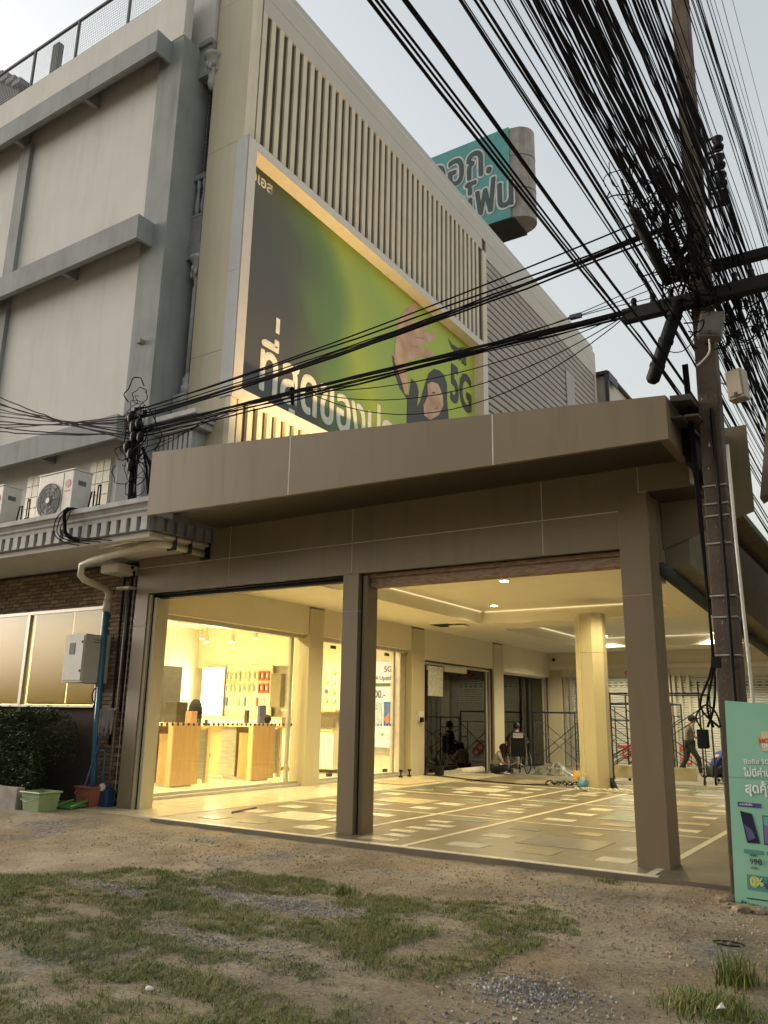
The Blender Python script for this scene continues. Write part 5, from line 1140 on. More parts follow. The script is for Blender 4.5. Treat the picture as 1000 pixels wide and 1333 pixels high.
# service cables from pole to the cable post and on to the left
def service(p0, p1, sag, r_, label, group, wob=.0): tag(MB().tube(sagline(p0, p1, sag, 18, wob), r_, 5, False).build('service_cable', 'cable', None, True), label, 'cable', group)
for k in range(9): service((-1.5+random.gauss(0, .04), 7.95, 6.52+random.gauss(0, .05)), (-9.1, 7.38, 5.62+random.gauss(0, .04)), .06+random.random()*.10, random.uniform(.006, .013), 'black service cable crossing the billboard in the upper strand', 'upper service strand', .006)
service((-1.5, 7.95, 6.72), (-9.1, 7.38, 5.72), .10, .010, 'lone service cable strung just above the upper strand', 'lone upper cable')
for k in range(10): service((-1.6+random.gauss(0, .1), 7.9, 5.60+random.gauss(0, .03)), (-9.1, 7.38, 5.36+random.gauss(0, .05)), -.02+random.random()*.08, random.uniform(.006, .013), 'black service cable crossing the billboard in the lower strand', 'lower service strand', .006)
for k in range(3): service((-2.0, 7.9, 5.62), (-6.2, 7.65, 5.5), .25+k*.22, .006, 'slack drooping wire below the lower strand over the billboard', 'slack wires over the billboard')
for k in range(3): service((-1.8, 7.9, 5.7+.1*k), (-3.6-.3*k, 7.75, 5.56), -.03+.06*k, .005, 'thin tie wire slanting between the two service strands', 'tie wires between strands')
for k in range(4): service((-9.0, 7.38, 5.3-.1*k), (-7.4-.2*k, 7.7, 5.48), .05, .006, 'thin wire joining the cable post to the lower strand', 'thin wires at the cable post')
t = thing('cable_joint', 'small grey inline joint on a service wire', 'cable joint', (-2.6, 7.85, 5.7)); part('body', 'steel', (-2.68, 7.83, 5.66, -2.55, 7.87, 5.71), parent=t); part('clip', 'black', (-2.7, 7.84, 5.675, -2.68, 7.86, 5.695), parent=t)
for k in range(11):
    z1 = 6.25+k*.105+random.gauss(0, .03); service((-9.15, 7.38, 5.66-.05*k*(k < 9)-(.3 if k > 8 else 0)), (-13.6, 7.35, z1-(.0 if k < 9 else .9)), .05+random.random()*.06, random.uniform(.006, .012), 'black cable rising from the cable post past the plaster bands', 'cables past the plaster bands', .004)
# drop cables by the pole
for k in range(3): tag(MB().tube(sm([(-1.56+.02*k, 7.94, 4.9), (-1.53+.015*k, 7.93, 3.6), (-1.50, 7.92, 2.4), (-1.49-.01*k, 7.9, 1.9), (-1.50-.06*k, 7.8, 1.55), (-1.56+.05*k, 7.75, 1.36)]), .011, 6).build('drop_cable', 'cable', None, True), 'black cable hanging down along the power pole edge', 'cable', 'drop cables on the pole')
t = thing('adapter_brick', 'black power adapter dangling on looped cable beside the banner', 'adapter', (-1.6, 7.7, 1.3)); part('body', 'black', (-1.64, 7.66, 1.18, -1.55, 7.74, 1.34), parent=t, bevel=.01)
MB().tube(sm([(-1.6, 7.7, 1.34), (-1.64, 7.7, 1.45), (-1.55, 7.7, 1.55), (-1.47, 7.7, 1.48), (-1.44, 7.7, 1.36)]), .008, 5).build('cord', 'cable', t); part('clamp', 'black', (-1.50, 7.86, 1.88, -1.43, 7.92, 1.98), parent=t)

# ------------------------------------------------------------------ mint advertising banner
bn = thing('banner_stand', 'mint green phone offer banner standing against the power pole', 'banner', (-1.0, 7.6, 0))
MT = mat('mint_print', (.20, .45, .31), .42, c2=(.28, .50, .36), scale=1.5)
MB().hexa([(-1.423, 7.60, -.03), (-.62, 7.60, -.05), (-.62, 7.63, -.05), (-1.423, 7.63, -.03)], [(-1.383, 7.66, 1.586), (-.58, 7.66, 1.53), (-.58, 7.69, 1.53), (-1.383, 7.69, 1.586)]).build('panel', MT, bn)
part('back_leg', 'steel', (-1.3, 7.69, -.03, -1.27, 7.95, .02), (-1.3, 7.93, -.03, -1.27, 7.96, 1.4), parent=bn)
def bpt(u, v, o=.0): # u across (m from left), v up (m)
    t = v/1.6; return Vector((-1.423+.04*t+u, 7.60+.06*t-o, -.03+v-.02*u))
def bpoly(name, pts, m, o=.004): MB().add([bpt(u, v, o) for u, v in pts]+[bpt(u, v, o-.003) for u, v in pts], [tuple(range(len(pts))), tuple(range(2*len(pts)-1, len(pts)-1, -1))]+[(i, (i+1) % len(pts), len(pts)+(i+1) % len(pts), len(pts)+i) for i in range(len(pts))]).build(name, m, bn)
def brect(name, u0, v0, u1, v1, m, o=.004, sk=0): bpoly(name, [(u0, v0), (u1, v0), (u1-sk, v1), (u0-sk, v1)], m, o)
def btext(s, size, m, u, v, off=.001, sx=1):
    p = bpt(u, v, .008); text(s, size, m, bn, Matrix.Translation(p) @ Matrix.Rotation(R(-1.4), 4, 'Y') @ Matrix.Rotation(R(88), 4, 'X'), off=off, ext=.001, sx=sx)
WH = mat('white_print', (.78, .78, .74), .5); PU = mat('violet_print', (.08, .05, .22), .5); BK = mat('dark_print', (.03, .05, .045), .5)
TEAL = mat('teal_print', (.08, .26, .22), .5)
bpoly('hot_badge', [(.30+.055*math.cos(i*.35), 1.29+.07*math.sin(i*.35)) for i in range(18)], mat('badge_sand', (.42, .36, .18), .5))
brect('hot_phone', .275, 1.21, .335, 1.37, mat('badge_cream', (.6, .5, .28), .5), .006); brect('hot_ray', .345, 1.24, .45, 1.33, mat('ray_green', (.30, .40, .08), .5), .005, -.04)
btext('HOT', .052, mat('hot_red', (.5, .06, .03), .5), .255, 1.275, .002); btext('DEAL', .04, WH, .275, 1.24, .001)
btext('มือถือ 5G พร้อมแพ็กเกจ', .052, WH, .125, 1.10, .001); btext('ไม่มีค่าบริการล่วงหน้า', .082, WH, .125, 1.0, .002, .8); btext('สุดคุ้ม', .105, WH, .125, .87, .003, .9)
bpoly('price_flag', [(.36, .89), (.40, .83), (.60, .83), (.60, .96), (.40, .96)], PU); btext('ลด', .05, WH, .40, .90, .001); btext('สูงสุด', .032, WH, .395, .855, .0005)
brect('caption_bar', .06, .755, .24, .79, PU); btext('ราคาเริ่มต้น', .022, WH, .075, .765, .0003)
bpoly('dark_phone', [(.075, .72), (.165, .705), (.215, .48), (.118, .475)], mat('phone_navy', (.018, .018, .045), .3)); bpoly('phone_glow', [(.10, .62), (.16, .58), (.185, .52), (.13, .49)], mat('phone_violet', (.10, .09, .22), .3), .007)
brect('light_phone', .245, .475, .375, .70, BK); brect('phone_screen', .252, .485, .368, .692, mat('screen_mint', (.10, .38, .30), .3), .007); bpoly('screen_violet', [(.252, .485), (.368, .485), (.33, .56), (.29, .62), (.252, .63)], mat('phone_violet2', (.17, .12, .30), .3), .009)
bpoly('screen_flame', [(.32, .60), (.345, .625), (.368, .57), (.35, .555)], mat('flame', (.55, .25, .05), .4), .011); brect('third_phone', .44, .48, .56, .69, mat('phone_pale', (.30, .40, .42), .4))
for u in (.10, .27): brect('model_bar', u-.01, .395, u+.13, .425, TEAL)
btext('990', .062, BK, .13, .315, .0005); btext('3,199', .062, BK, .265, .31, .0005); btext('บาท', .03, BK, .135, .28, .0003); btext('บาท', .03, BK, .28, .275, .0003); btext('เพียง', .026, BK, .13, .375, .0003); btext('เพียง', .026, BK, .28, .37, .0003)
brect('instalment_bar', .10, .12, .60, .235, TEAL); bpoly('zero_disc', [(.155+.033*math.cos(i*.35), .185+.045*math.sin(i*.35)) for i in range(18)], mat('lime_print', (.45, .50, .08), .5), .007)
btext('0%', .085, mat('lime_print2', (.60, .62, .20), .5), .125, .155, .002); brect('month_bar', .235, .14, .40, .185, PU, .007); btext('10 เดือน', .04, WH, .26, .148, .0008); btext('ผ่อนชำระ', .028, BK, .25, .195, .0003)
brect('fine_print', .09, .05, .36, .058, BK); brect('fold_line', .0, .985, .60, .987, TEAL, .003)
for k in range(14): bpoly('printed_leaf', [(.05+k*.022, .0-.004*k+.02*random.random()), (.068+k*.022, .02*random.random()-.003*k), (.055+k*.022, .03+.01*random.random()-.004*k)], mat('leaf_print', (.02, .07, .03), .5), .006)

# ------------------------------------------------------------------ neighbouring buildings
nb_ = thing('neighbour_canopy', 'grey brown fascia and dark shopfront beyond the power pole', 'building', (2, 11, 0))
MB().prism([(-1.23, 3.95), (-1.06, 4.98), (6, 5.2), (6, 4.3), (-.9, 4.12)], 'y', 10.0, 10.3).build('fascia', 'acp', nb_)
part('wall', 'acp', (-1.1, 11.0, -.1, 6, 11.2, 4.2), parent=nb_); part('soffit', 'acp_shade', (-1.15, 10.3, 3.9, 6, 11.0, 4.0), parent=nb_)
for z in (2.9, 3.4): part('joint', 'grout', (-1.1, 10.992, z, 6, 10.999, z+.008), parent=nb_)
part('pier', 'acp_shade', (-1.1, 10.6, -.1, -.6, 10.99, 3.9), parent=nb_); part('core', 'concrete', (-1.1, 11.2, -.1, 6, 18, 4.8), parent=nb_)
# the far side of the street behind the viewpoint: unseen shophouse row, added to block the low sky
op = thing('sky_blocker_row', 'unseen plain grey shophouse row added to block low sky', 'building', (0, -24, 0))
part('wall', mat('street_render', (.16, .15, .13), .9, var=.2, scale=1), (-45, -34, -.2, 40, -22, 13.2), parent=op)
for k in range(14):
    for j in range(3):
        w = part('window', 'darkglass', (-42+k*5.8, -21.99, 4.2+j*2.6, -39+k*5.8, -21.93, 5.9+j*2.6), parent=op); part('frame', 'alu', (-42.1+k*5.8, -21.99, 4.1+j*2.6, -38.9+k*5.8, -21.9, 4.2+j*2.6), parent=w)
for k in range(14): part('shutter', 'shutter', (-43+k*5.8, -21.99, 0, -38.4+k*5.8, -21.94, 3.0), parent=op)
part('roof', 'concrete', (-45.4, -34.4, 13.2, 40.4, -21.4, 13.6), parent=op)

# ------------------------------------------------------------------ people
def skin_mesh(name, V, E, m, parent, root=0, sub=2):
    me = bpy.data.meshes.new(name); me.from_pydata([v[:3] for v in V], E, [])
    o = bpy.data.objects.new('tmp_skin', me); COL.objects.link(o)
    md = o.modifiers.new('s', 'SKIN'); md.use_smooth_shade = True
    if not me.skin_vertices: me.attributes  # layer is made with the modifier
    for i, v in enumerate(V):
        sv = me.skin_vertices[0].data[i]; r_ = v[3]; sv.radius = (r_, v[4] if len(v) > 4 else r_); sv.use_root = (i == root); sv.use_loose = False
    sb = o.modifiers.new('u', 'SUBSURF'); sb.levels = sub; sb.render_levels = sub
    dg_ = bpy.context.evaluated_depsgraph_get(); out = bpy.data.meshes.new_from_object(o.evaluated_get(dg_)); out.name = name
    bpy.data.objects.remove(o); out.materials.clear(); out.materials.append(M[m] if isinstance(m, str) else m)
    for p in out.polygons: p.use_smooth = True
    return link(name, out, parent)
def figure(J, S_, name='body'):   # J: joints dict; returns vertices/edges of a whole body
    N = ['pel', 'bel', 'che', 'nec', 'chin', 'head', 'crown', 'nose', 'shL', 'elL', 'wrL', 'paL', 'shR', 'elR', 'wrR', 'paR', 'hiL', 'knL', 'anL', 'toL', 'hiR', 'knR', 'anR', 'toR']
    rad = dict(pel=.125, bel=.112, che=.128, nec=.055, chin=.07, head=.092, crown=.07, nose=.018, shL=.06, elL=.043, wrL=.030, paL=.03, shR=.06, elR=.043, wrR=.030, paR=.03,
               hiL=.09, knL=.06, anL=.04, toL=.035, hiR=.09, knR=.06, anR=.04, toR=.035)
    V = []; 
    for n_ in N:
        r_ = rad[n_]; r_ = r_ if isinstance(r_, tuple) else (r_, r_); V.append((*J[n_], r_[0]*S_, r_[1]*S_))
    ix = {n_: i for i, n_ in enumerate(N)}
    E = [(ix[a], ix[b]) for a, b in (('pel', 'bel'), ('bel', 'che'), ('che', 'nec'), ('nec', 'chin'), ('chin', 'head'), ('head', 'crown'), ('head', 'nose'), ('che', 'shL'), ('shL', 'elL'), ('elL', 'wrL'), ('wrL', 'paL'), ('che', 'shR'), ('shR', 'elR'), ('elR', 'wrR'), ('wrR', 'paR'),
         ('pel', 'hiL'), ('hiL', 'knL'), ('knL', 'anL'), ('anL', 'toL'), ('pel', 'hiR'), ('hiR', 'knR'), ('knR', 'anR'), ('anR', 'toR'))]
    for side in 'LR':                    # five fingers, thumb from the side of the palm
        pa = Vector(J['pa'+side]); d = (pa-Vector(J['wr'+side])).normalized(); s_ = d.cross(Vector((0, 0, 1)))
        s_ = s_.normalized() if s_.length > .1 else Vector((1, 0, 0)); b_ = d.cross(s_).normalized()
        for k, L in enumerate((.062, .075, .07, .052)):
            p0 = pa+s_*(k-1.5)*.018; i0 = len(V); p1 = p0+d*L*.55; p2 = p1+d*L*.4+b_*.022
            V.append((*p1, .0085, .0085)); V.append((*p2, .007, .007)); E += [(ix['pa'+side], i0), (i0, i0+1)]
        i0 = len(V); p1 = pa-d*.03-s_*.045; V.append((*p1, .010, .010)); V.append((*(p1+d*.035-s_*.01), .008, .008)); E += [(ix['wr'+side], i0), (i0, i0+1)]
    return V, E, ix
def garment(V, E, ix, names, grow, trims=None):
    keep = [ix[n_] for n_ in names]; mp = {k: i for i, k in enumerate(keep)}
    VV = [(*V[k][:3], V[k][3]+grow, V[k][4]+grow) for k in keep]; EE = [(mp[a], mp[b]) for a, b in E if a in mp and b in mp]
    for (a, b, f_, r_) in (trims or []):   # sleeve or leg ends part way along a limb
        p = Vector(V[ix[a]][:3]).lerp(Vector(V[ix[b]][:3]), f_); VV.append((*p, r_, r_)); EE.append((mp[ix[a]], len(VV)-1))
    return VV, EE
def dress(t, J, S_, skin, shirt, trouser, sleeve=.75, shoe='black'):
    V, E, ix = figure(J, S_); skin_mesh('body', V, E, skin, t)
    g_, e_ = garment(V, E, ix, ['bel', 'pel', 'che', 'shL', 'shR', 'nec'], .020, [('shL', 'elL', sleeve, .056*S_), ('shR', 'elR', sleeve, .056*S_)]); skin_mesh('shirt', g_, e_, shirt, t)
    g_, e_ = garment(V, E, ix, ['pel', 'hiL', 'knL', 'hiR', 'knR'], .014, [('knL', 'anL', .93, .054*S_), ('knR', 'anR', .93, .054*S_)]); skin_mesh('trousers', g_, e_, trouser, t)
    for s_ in 'LR': skin_mesh('shoe', [(*J['an'+s_], .045), (*J['to'+s_], .045)], [(0, 1)], shoe, t, sub=1)
    return V, ix
def finish(t, loc, rz): t.location = loc; t.rotation_euler = (0, 0, R(rz)); WLOC[t] = Vector(loc)
BLK = mat('black_cloth', (.012, .012, .013), .85); WHC = mat('white_cloth', (.48, .45, .40), .85); JEA = mat('dark_jeans', (.025, .03, .045), .85); CAM = mat('grey_green_cloth', (.10, .095, .07), .85, c2=(.16, .15, .12), scale=14); DKT = mat('charcoal_cloth', (.025, .026, .022), .85); BLC = mat('royal_blue_cloth', (.02, .035, .19), .8)
# woman seated on the floor, head bowed (local: +Y forward)
t = thing('person', 'person in white shirt and jeans sitting on the floor, long dark red hair', 'person')
J = dict(pel=(0, 0, .12), bel=(0, .03, .28), che=(0, .10, .46), nec=(0, .18, .58), chin=(0, .26, .62), head=(0, .30, .68), crown=(0, .31, .76), nose=(0, .39, .63), shL=(-.16, .12, .50), elL=(-.22, .22, .30), wrL=(-.10, .36, .24), paL=(-.05, .42, .24), shR=(.16, .12, .50), elR=(.22, .22, .30), wrR=(.10, .36, .24), paR=(.05, .42, .24),
         hiL=(-.12, .02, .11), knL=(-.32, .36, .16), anL=(-.02, .42, .07), toL=(.10, .44, .05), hiR=(.12, .02, .11), knR=(.32, .38, .14), anR=(.06, .52, .06), toR=(-.06, .56, .05))
dress(t, J, .95, 'skin_lt', WHC, JEA, .6, 'skin_lt')
mb = MB().ball((0, .27, .70), .115, .125, .12, 12, 8)
for k in range(14):
    a = -1.5+k*.23; mb.tube([(.09*math.sin(a), .24-.05*math.cos(a), .76), (.12*math.sin(a), .22-.05*math.cos(a)+.06, .62), (.12*math.sin(a), .26+.02*math.cos(a), .46), (.11*math.sin(a), .30, .32)], [.045, .05, .042, .012], 7)
mb.build('hair', 'hair_red', t, True); finish(t, (-10.28, 21.95, -.1), -62)
# person in a wheelchair, seen from behind
wc = thing('wheelchair', 'chrome wheelchair with black backrest facing the dark glass', 'wheelchair')
for s_ in (-1, 1):
    wx = s_*.29; w = MB().tube([(wx, .05+.30*math.cos(i*.2618), .31+.30*math.sin(i*.2618)) for i in range(24)], .014, 6, closed=True).build('wheel', 'black', wc)
    MB().tube([(wx+s_*.04, .05+.26*math.cos(i*.2618), .31+.26*math.sin(i*.2618)) for i in range(24)], .010, 6, closed=True).build('hand_rim', 'chrome', w)
    for k in range(14): MB().tube([(wx, .05, .31), (wx, .05+.29*math.cos(k*.449), .31+.29*math.sin(k*.449))], .004, 4).build('spoke', 'chrome', w)
    MB().tube([(wx, .05-.0, .31), (wx-s_*.03, .05, .31)], .03, 10).build('hub', 'chrome', w)
    MB().tube([(s_*.23, -.05, .2), (s_*.23, -.05, 1.0), (s_*.23, -.16, 1.02)], .013, 7).build('back_tube', 'chrome', wc); MB().tube([(s_*.23, -.16, 1.02), (s_*.23, -.08, 1.02)], .018, 8).build('push_grip', 'black', wc)
    MB().tube([(s_*.25, -.03, .72), (s_*.25, .38, .72), (s_*.25, .40, .5), (s_*.22, .50, .15)], .012, 7).build('side_frame', 'chrome', wc); part('arm_pad', 'black', (s_*.25-.03, .0, .725, s_*.25+.03, .32, .76), parent=wc, bevel=.008)
    MB().tube([(s_*.2, .5+.07*math.cos(i*.524), .08+.07*math.sin(i*.524)) for i in range(12)], .014, 6, closed=True).build('caster', 'black', wc); part('foot_plate', 'chrome', (s_*.12-.07, .52, .10, s_*.12+.07, .68, .115), parent=wc)
part('backrest', 'black', (-.22, -.06, .50, .22, -.04, .98), parent=wc, bevel=.008); part('seat', 'black', (-.22, -.04, .47, .22, .40, .50), parent=wc, bevel=.008); MB().tube([(-.23, .1, .2), (.23, .1, .45)], .011, 6).build('cross_brace', 'chrome', wc); MB().tube([(.23, .1, .2), (-.23, .1, .45)], .011, 6).build('cross_brace', 'chrome', wc)
finish(wc, (-9.62, 22.1, -.10), 40)
t = thing('person', 'person in black shirt with white back lettering seated in the wheelchair', 'person')
J = dict(pel=(0, .10, .60), bel=(0, .09, .78), che=(0, .07, 1.00), nec=(0, .08, 1.15), chin=(0, .11, 1.21), head=(0, .10, 1.29), crown=(0, .09, 1.37), nose=(0, .21, 1.26), shL=(-.19, .07, 1.06), elL=(-.30, .10, .84), wrL=(-.24, .32, .80), paL=(-.23, .40, .80), shR=(.19, .07, 1.06), elR=(.34, .14, .86), wrR=(.30, .36, .82), paR=(.29, .44, .82),
         hiL=(-.10, .12, .60), knL=(-.13, .52, .60), anL=(-.13, .56, .17), toL=(-.13, .67, .15), hiR=(.10, .12, .60), knR=(.15, .54, .60), anR=(.15, .58, .17), toR=(.15, .69, .15))
dress(t, J, 1.0, 'skin', BLK, WHC, .95)
MB().ball((0, .08, 1.315), .104, .115, .105, 12, 8).build('hair', 'hair', t, True)
for i, (s_, z_, sz) in enumerate((('WADUI', 1.055, .085), ('HOUSE OF', .985, .06))): text(s_, sz, WHC, t, Matrix.Translation((-.15, -.092, z_)) @ Matrix.Rotation(R(90), 4, 'X'), 'shirt_lettering', .004, .002)
finish(t, (-9.62, 22.1, -.10), 40)
# man walking beside the scaffold
t = thing('person', 'man in grey patterned shirt, dark trousers and cap walking past the scaffold', 'person')
J = dict(pel=(0, 0, .90), bel=(0, .02, 1.06), che=(0, .06, 1.28), nec=(0, .10, 1.42), chin=(0, .14, 1.48), head=(0, .14, 1.56), crown=(0, .13, 1.64), nose=(0, .25, 1.54), shL=(-.19, .06, 1.34), elL=(-.25, .00, 1.08), wrL=(-.26, .08, .84), paL=(-.26, .11, .76), shR=(.19, .07, 1.34), elR=(.24, .16, 1.10), wrR=(.20, .38, 1.02), paR=(.19, .46, 1.02),
         hiL=(-.10, 0, .88), knL=(-.11, -.10, .48), anL=(-.12, -.34, .10), toL=(-.12, -.22, .04), hiR=(.10, .02, .88), knR=(.11, .22, .50), anR=(.11, .26, .09), toR=(.11, .40, .04))
dress(t, J, 1.0, 'skin', CAM, DKT, .8)
MB().ball((0, .12, 1.585), .104, .112, .085, 12, 8).build('hair', 'hair', t, True)
MB().ball((0, .12, 1.62), .110, .120, .072, 12, 8).prism([(-.09, .2), (.09, .2), (.06, .31), (-.06, .31)], 'z', 1.585, 1.60).build('cap', BLK, t, True)
finish(t, (-5.42, 24.3, -.10), -75)
# man squatting in a blue shirt
t = thing('person', 'man in royal blue shirt and red cap squatting on the bare floor', 'person')
J = dict(pel=(0, 0, .30), bel=(0, .08, .46), che=(0, .24, .66), nec=(0, .36, .76), chin=(0, .42, .79), head=(0, .46, .85), crown=(0, .47, .93), nose=(0, .57, .83), shL=(-.19, .26, .70), elL=(-.24, .40, .46), wrL=(-.12, .58, .36), paL=(-.08, .65, .34), shR=(.19, .26, .70), elR=(.24, .40, .46), wrR=(.12, .58, .36), paR=(.08, .65, .34),
         hiL=(-.12, .02, .28), knL=(-.22, .36, .48), anL=(-.15, .12, .08), toL=(-.16, .26, .04), hiR=(.12, .02, .28), knR=(.22, .36, .48), anR=(.15, .12, .08), toR=(.16, .26, .04))
dress(t, J, 1.05, 'skin', BLC, DKT, .8)
MB().ball((0, .45, .875), .104, .112, .09, 12, 8).build('hair', 'hair', t, True); MB().ball((0, .45, .91), .108, .117, .07, 12, 8).build('cap', 'red', t, True)
text('TEAM', .07, WHC, t, Matrix.Translation((-.10, .02, .61)) @ Matrix.Rotation(R(38), 4, 'X'), 'shirt_lettering', .002, .002)
finish(t, (-4.55, 22.9, -.10), -50)

# ------------------------------------------------------------------ scaffolds and site clutter
TUB = mat('scaffold_blue', (.035, .045, .06), .5, metal=.4, var=.3)
def scaffold(label, loc, rz, w=1.2, d=1.5, h=1.75, wheels=False):
    t = thing('scaffold', label, 'scaffold', (0, 0, 0), 'steel scaffold frames'); b = .14 if wheels else 0
    def tb(name, *p, r_=.021): MB().tube(p, r_, 7).build(name, TUB, t)
    for x in (-w/2, w/2):
        for y in (-d/2, d/2): tb('upright', (x, y, b), (x, y, b+h+(.25 if wheels and x > 0 else 0)))
        tb('ledger', (x, -d/2, b+h-.03), (x, d/2, b+h-.03)); tb('ledger', (x, -d/2, b+h-.35), (x, d/2, b+h-.35), r_=.014)
        tb('rung', (x, -d*.25, b+h-.35), (x, -d*.25, b+.2), r_=.014)
        for z in (.5, .9): tb('rung', (x, -d/2, b+z), (x, -d*.25, b+z), r_=.012)
    for y in (-d/2, d/2):
        tb('ledger', (-w/2, y, b+h-.03), (w/2, y, b+h-.03)); tb('cross_brace', (-w/2, y, b+.3), (w/2, y, b+h-.4), r_=.012); tb('cross_brace', (w/2, y, b+.3), (-w/2, y, b+h-.4), r_=.012)
    if wheels:
        for x in (-w/2, w/2):
            for y in (-d/2, d/2):
                c = MB().lathe([(.095, -.02), (.1, -.015), (.1, .015), (.095, .02)], (x, y, .1), 16, 'x').build('caster', 'black', t); MB().lathe([(.05, -.026), (.05, .026)], (x, y, .1), 12, 'x').build('hub', 'chrome', c)
                part('fork', 'alu', (x-.035, y-.02, .09, x-.026, y+.02, .22), parent=t)
    finish(t, loc, rz); return t
scaffold('dark steel scaffold standing before the shutter near the dark glass corner', (-9.55, 25.3, -.1), 8, 1.3, 1.6, 1.75)
scaffold('dark steel scaffold half hidden behind the octagonal column', (-7.35, 25.2, -.1), 4, 1.5, 1.2, 1.55)
scaffold('dark steel scaffold with a top deck rail behind the corner post', (-6.55, 23.6, -.1), 3, 2.0, 1.5, 2.0)
scaffold('rolling scaffold on caster wheels beside the squatting man', (-5.35, 21.2, -.1), 2, 2.1, 1.5, 2.05, True)
tag(B(-6.9, 20.75, .12, -4.5, 20.79, .42).build('foil_board', mat('foil_board', (.55, .50, .36), .3, metal=.4, var=.2, scale=4), bevel=.004), 'shiny pale board leaning at the foot of the rolling scaffold', 'board')
bpy.data.objects['foil_board'].location.z = -.08
for i, (x0, x1, y, m_) in enumerate(((-6.6, -3.2, 19.75, 'alu'), (-6.0, -3.0, 19.2, 'alu'), (-6.8, -3.1, 20.2, 'wall_in'))):
    tag(B(x0, y, .004 if y < 20 else -.1, x1, y+.10, .03 if y < 20 else -.06).build('metal_strip', m_), ('long pale metal strip lying across the rolling scaffold wheel line', 'long bare aluminium strip lying on the paved floor edge', 'pale plaster strip lying on the screed')[i], 'metal strip')
sh = MB()
me_n = 16
vs = []; fs = []
for i in range(me_n+1):
    for j in range(me_n+1):
        u, v = i/me_n*2-1, j/me_n*2-1; r_ = max(0, 1-(u*u+v*v)); vs.append((-8.75+u*.55+.1*nz(u, v, 3), 22.6+v*.4, -.098+.36*r_**.7*(.75+.6*nz(u*2, v*2, 2.2, 5))+.05*nz(u*3, v*3, 4, 1)))
for i in range(me_n):
    for j in range(me_n): a = i*(me_n+1)+j; fs.append((a, a+1, a+me_n+2, a+me_n+1))
tag(sh.add(vs, fs).build('plastic_sheet', mat('crumpled_plastic', (.22, .215, .18), .22, var=.4, scale=8), None), 'crumpled heap of clear plastic sheet on the screed', 'plastic sheet')
def pail(name, label, x, y, z, r_, h, m, cat):
    t = thing(name, label, cat, (x, y, z)); MB().lathe([(r_*.8, 0), (r_, h), (r_*.93, h), (r_*.74, .01)], (x, y, z), 16).build('body', m, t, True)
    MB().tube([(x-r_, y, z+h-.01), (x-r_*.7, y, z+h+r_*.9), (x, y, z+h+r_*1.2), (x+r_*.7, y, z+h+r_*.9), (x+r_, y, z+h-.01)], .008, 6).build('handle', m, t); return t
YL = mat('yellow_plastic', (.55, .33, .04), .45); CY = mat('sky_blue_plastic', (.05, .24, .40), .45)
pail('yellow_bucket', 'yellow plastic bucket beside the octagonal column', -6.62, 18.7, 0, .15, .27, YL, 'bucket'); pail('red_pail', 'dark red pail tucked behind the yellow bucket', -6.35, 18.95, 0, .13, .30, mat('dark_red_plastic', (.22, .03, .02), .5), 'bucket')
t = pail('blue_cup', 'sky blue paint pot with brushes at the octagonal column foot', -5.95, 16.95, 0, .09, .20, CY, 'paint pot')
for k in range(3): MB().tube([(-5.97+.03*k, 16.95, .1), (-6.0+.06*k, 16.93, .34)], .01, 6).build('brush', 'pvc', t)
tag(MB().prism([(-5.42, 0.0), (-5.30, 0.0), (-5.42, .26)], 'y', 17.1, 17.3).build('dark_wedge', 'black'), 'dark triangular wedge leaning on the octagonal column', 'wedge')
mb = MB()
for k in range(12): mb.tube(sm([(-6.9+.10*k+.09*math.cos(i*.8), 17.55+.10*math.sin(i*.8)+random.gauss(0, .03), .02+.09*abs(math.sin(i*.8+k))) for i in range(9)], 2), .010, 5)
tag(mb.build('power_lead', 'black', None, True), 'heap of black power leads in front of the yellow bucket', 'power lead')
mb = MB()
for k in range(16): mb.tube(sm([(-5.9+.11*k+.14*math.cos(i*.7+k), 16.75+.05*k*.3+.12*math.sin(i*.7+k), .02+.05*abs(math.sin(i*.9+k))) for i in range(10)], 2), .009, 5)
tag(mb.build('white_lead', mat('white_cable', (.55, .50, .42), .5), None, True), 'loose coils of white cable trailing from the octagonal column', 'cable')
tag(MB().tube(sm([(-10.5, 18.3, .02), (-9.8, 18.1, .02), (-8.8, 17.6, .02), (-7.6, 17.3, .02), (-6.9, 17.5, .02)], 6), .016, 6).build('floor_cable', 'black', None, True), 'black cable snaking over the paved floor toward the bucket', 'cable')
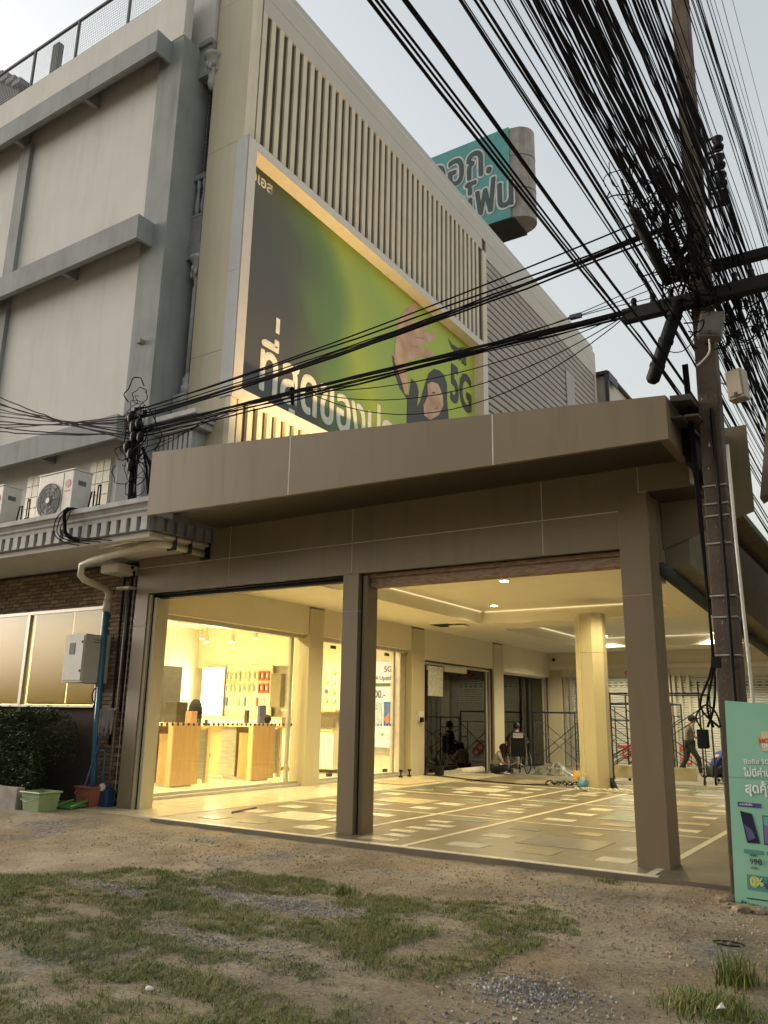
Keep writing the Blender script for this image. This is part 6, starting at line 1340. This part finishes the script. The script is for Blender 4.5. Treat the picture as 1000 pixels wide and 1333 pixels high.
tag(MB().tube(sm([(-10.55, 18.55, 1.35), (-10.5, 18.5, .9), (-10.52, 18.5, .4), (-10.5, 18.4, .02), (-10.2, 18.3, .02)], 6), .012, 6).build('wall_cable', 'black', None, True), 'black cable hanging from the socket board on the second column', 'cable')
t = thing('tube_roll', 'white cardboard roll lying by the dark glass door', 'roll', (-10.3, 20.5, 0)); MB().tube([(-10.35, 19.8, .02), (-10.35, 21.3, .02)], .09, 12).build('roll', 'wall_in', t, True); MB().tube([(-10.35, 19.78, .02), (-10.35, 19.82, .02)], .05, 10).build('core', 'black', t)
t = thing('door_track', 'bent aluminium door track lying on the floor by the dark glass', 'door track', (-10.2, 20, 0)); part('rail', 'alu', (-10.25, 18.6, .0, -10.15, 19.7, .10), parent=t); part('end_block', 'black', (-10.3, 18.5, .0, -10.1, 18.62, .22), parent=t)
for i, (x, y) in enumerate(((-10.05, 21.2), (-9.75, 21.6))):
    t = thing('slipper', 'pale slipper lying near the seated woman', 'slipper', (x, y, -.1), 'slippers near the seated woman'); MB().ball((x, y, -.075), .13, .05, .025, 12, 6).build('sole', WHC, t, True); MB().tube([(x-.05, y-.05, -.06), (x, y, -.01), (x-.05, y+.05, -.06)], .012, 6).build('strap', WHC, t)
tag(B(-10.1, 15.3, .007, -9.2, 16.9, .022).build('doormat', mat('beige_mat', (.36, .29, .16), .95, var=.3, scale=30), bevel=.004), 'flat beige doormat in front of the glass doors', 'doormat')
t = thing('door_stop', 'pair of small black stoppers by the glass door end', 'door stop', (-10.4, 17.4, 0))
for y in (17.2, 17.6): MB().lathe([(.05, 0), (.05, .03), (.02, .04), (.02, .12), (.045, .13), (.045, .17)], (-10.5, y, .008), 10).build('stopper', 'black', t, True)
t = thing('wall_socket', 'white socket cluster with hanging plugs on the second column', 'socket', (-10.57, 18.4, 1.4)); part('plate', 'acwhite', (-10.60, 18.15, 1.30, -10.57, 18.40, 1.55), parent=t); part('plug', 'black', (-10.569, 18.2, 1.28, -10.5, 18.3, 1.40), parent=t)
tag(MB().tube([(-8.7, 10.0, .012), (-8.55, 9.3, .012), (-8.5, 9.26, .012)], .012, 5).build('iron_rod', mat('rust_rod', (.12, .05, .03), .8)), 'short rusty rod lying on the paved floor by the shop', 'rod')
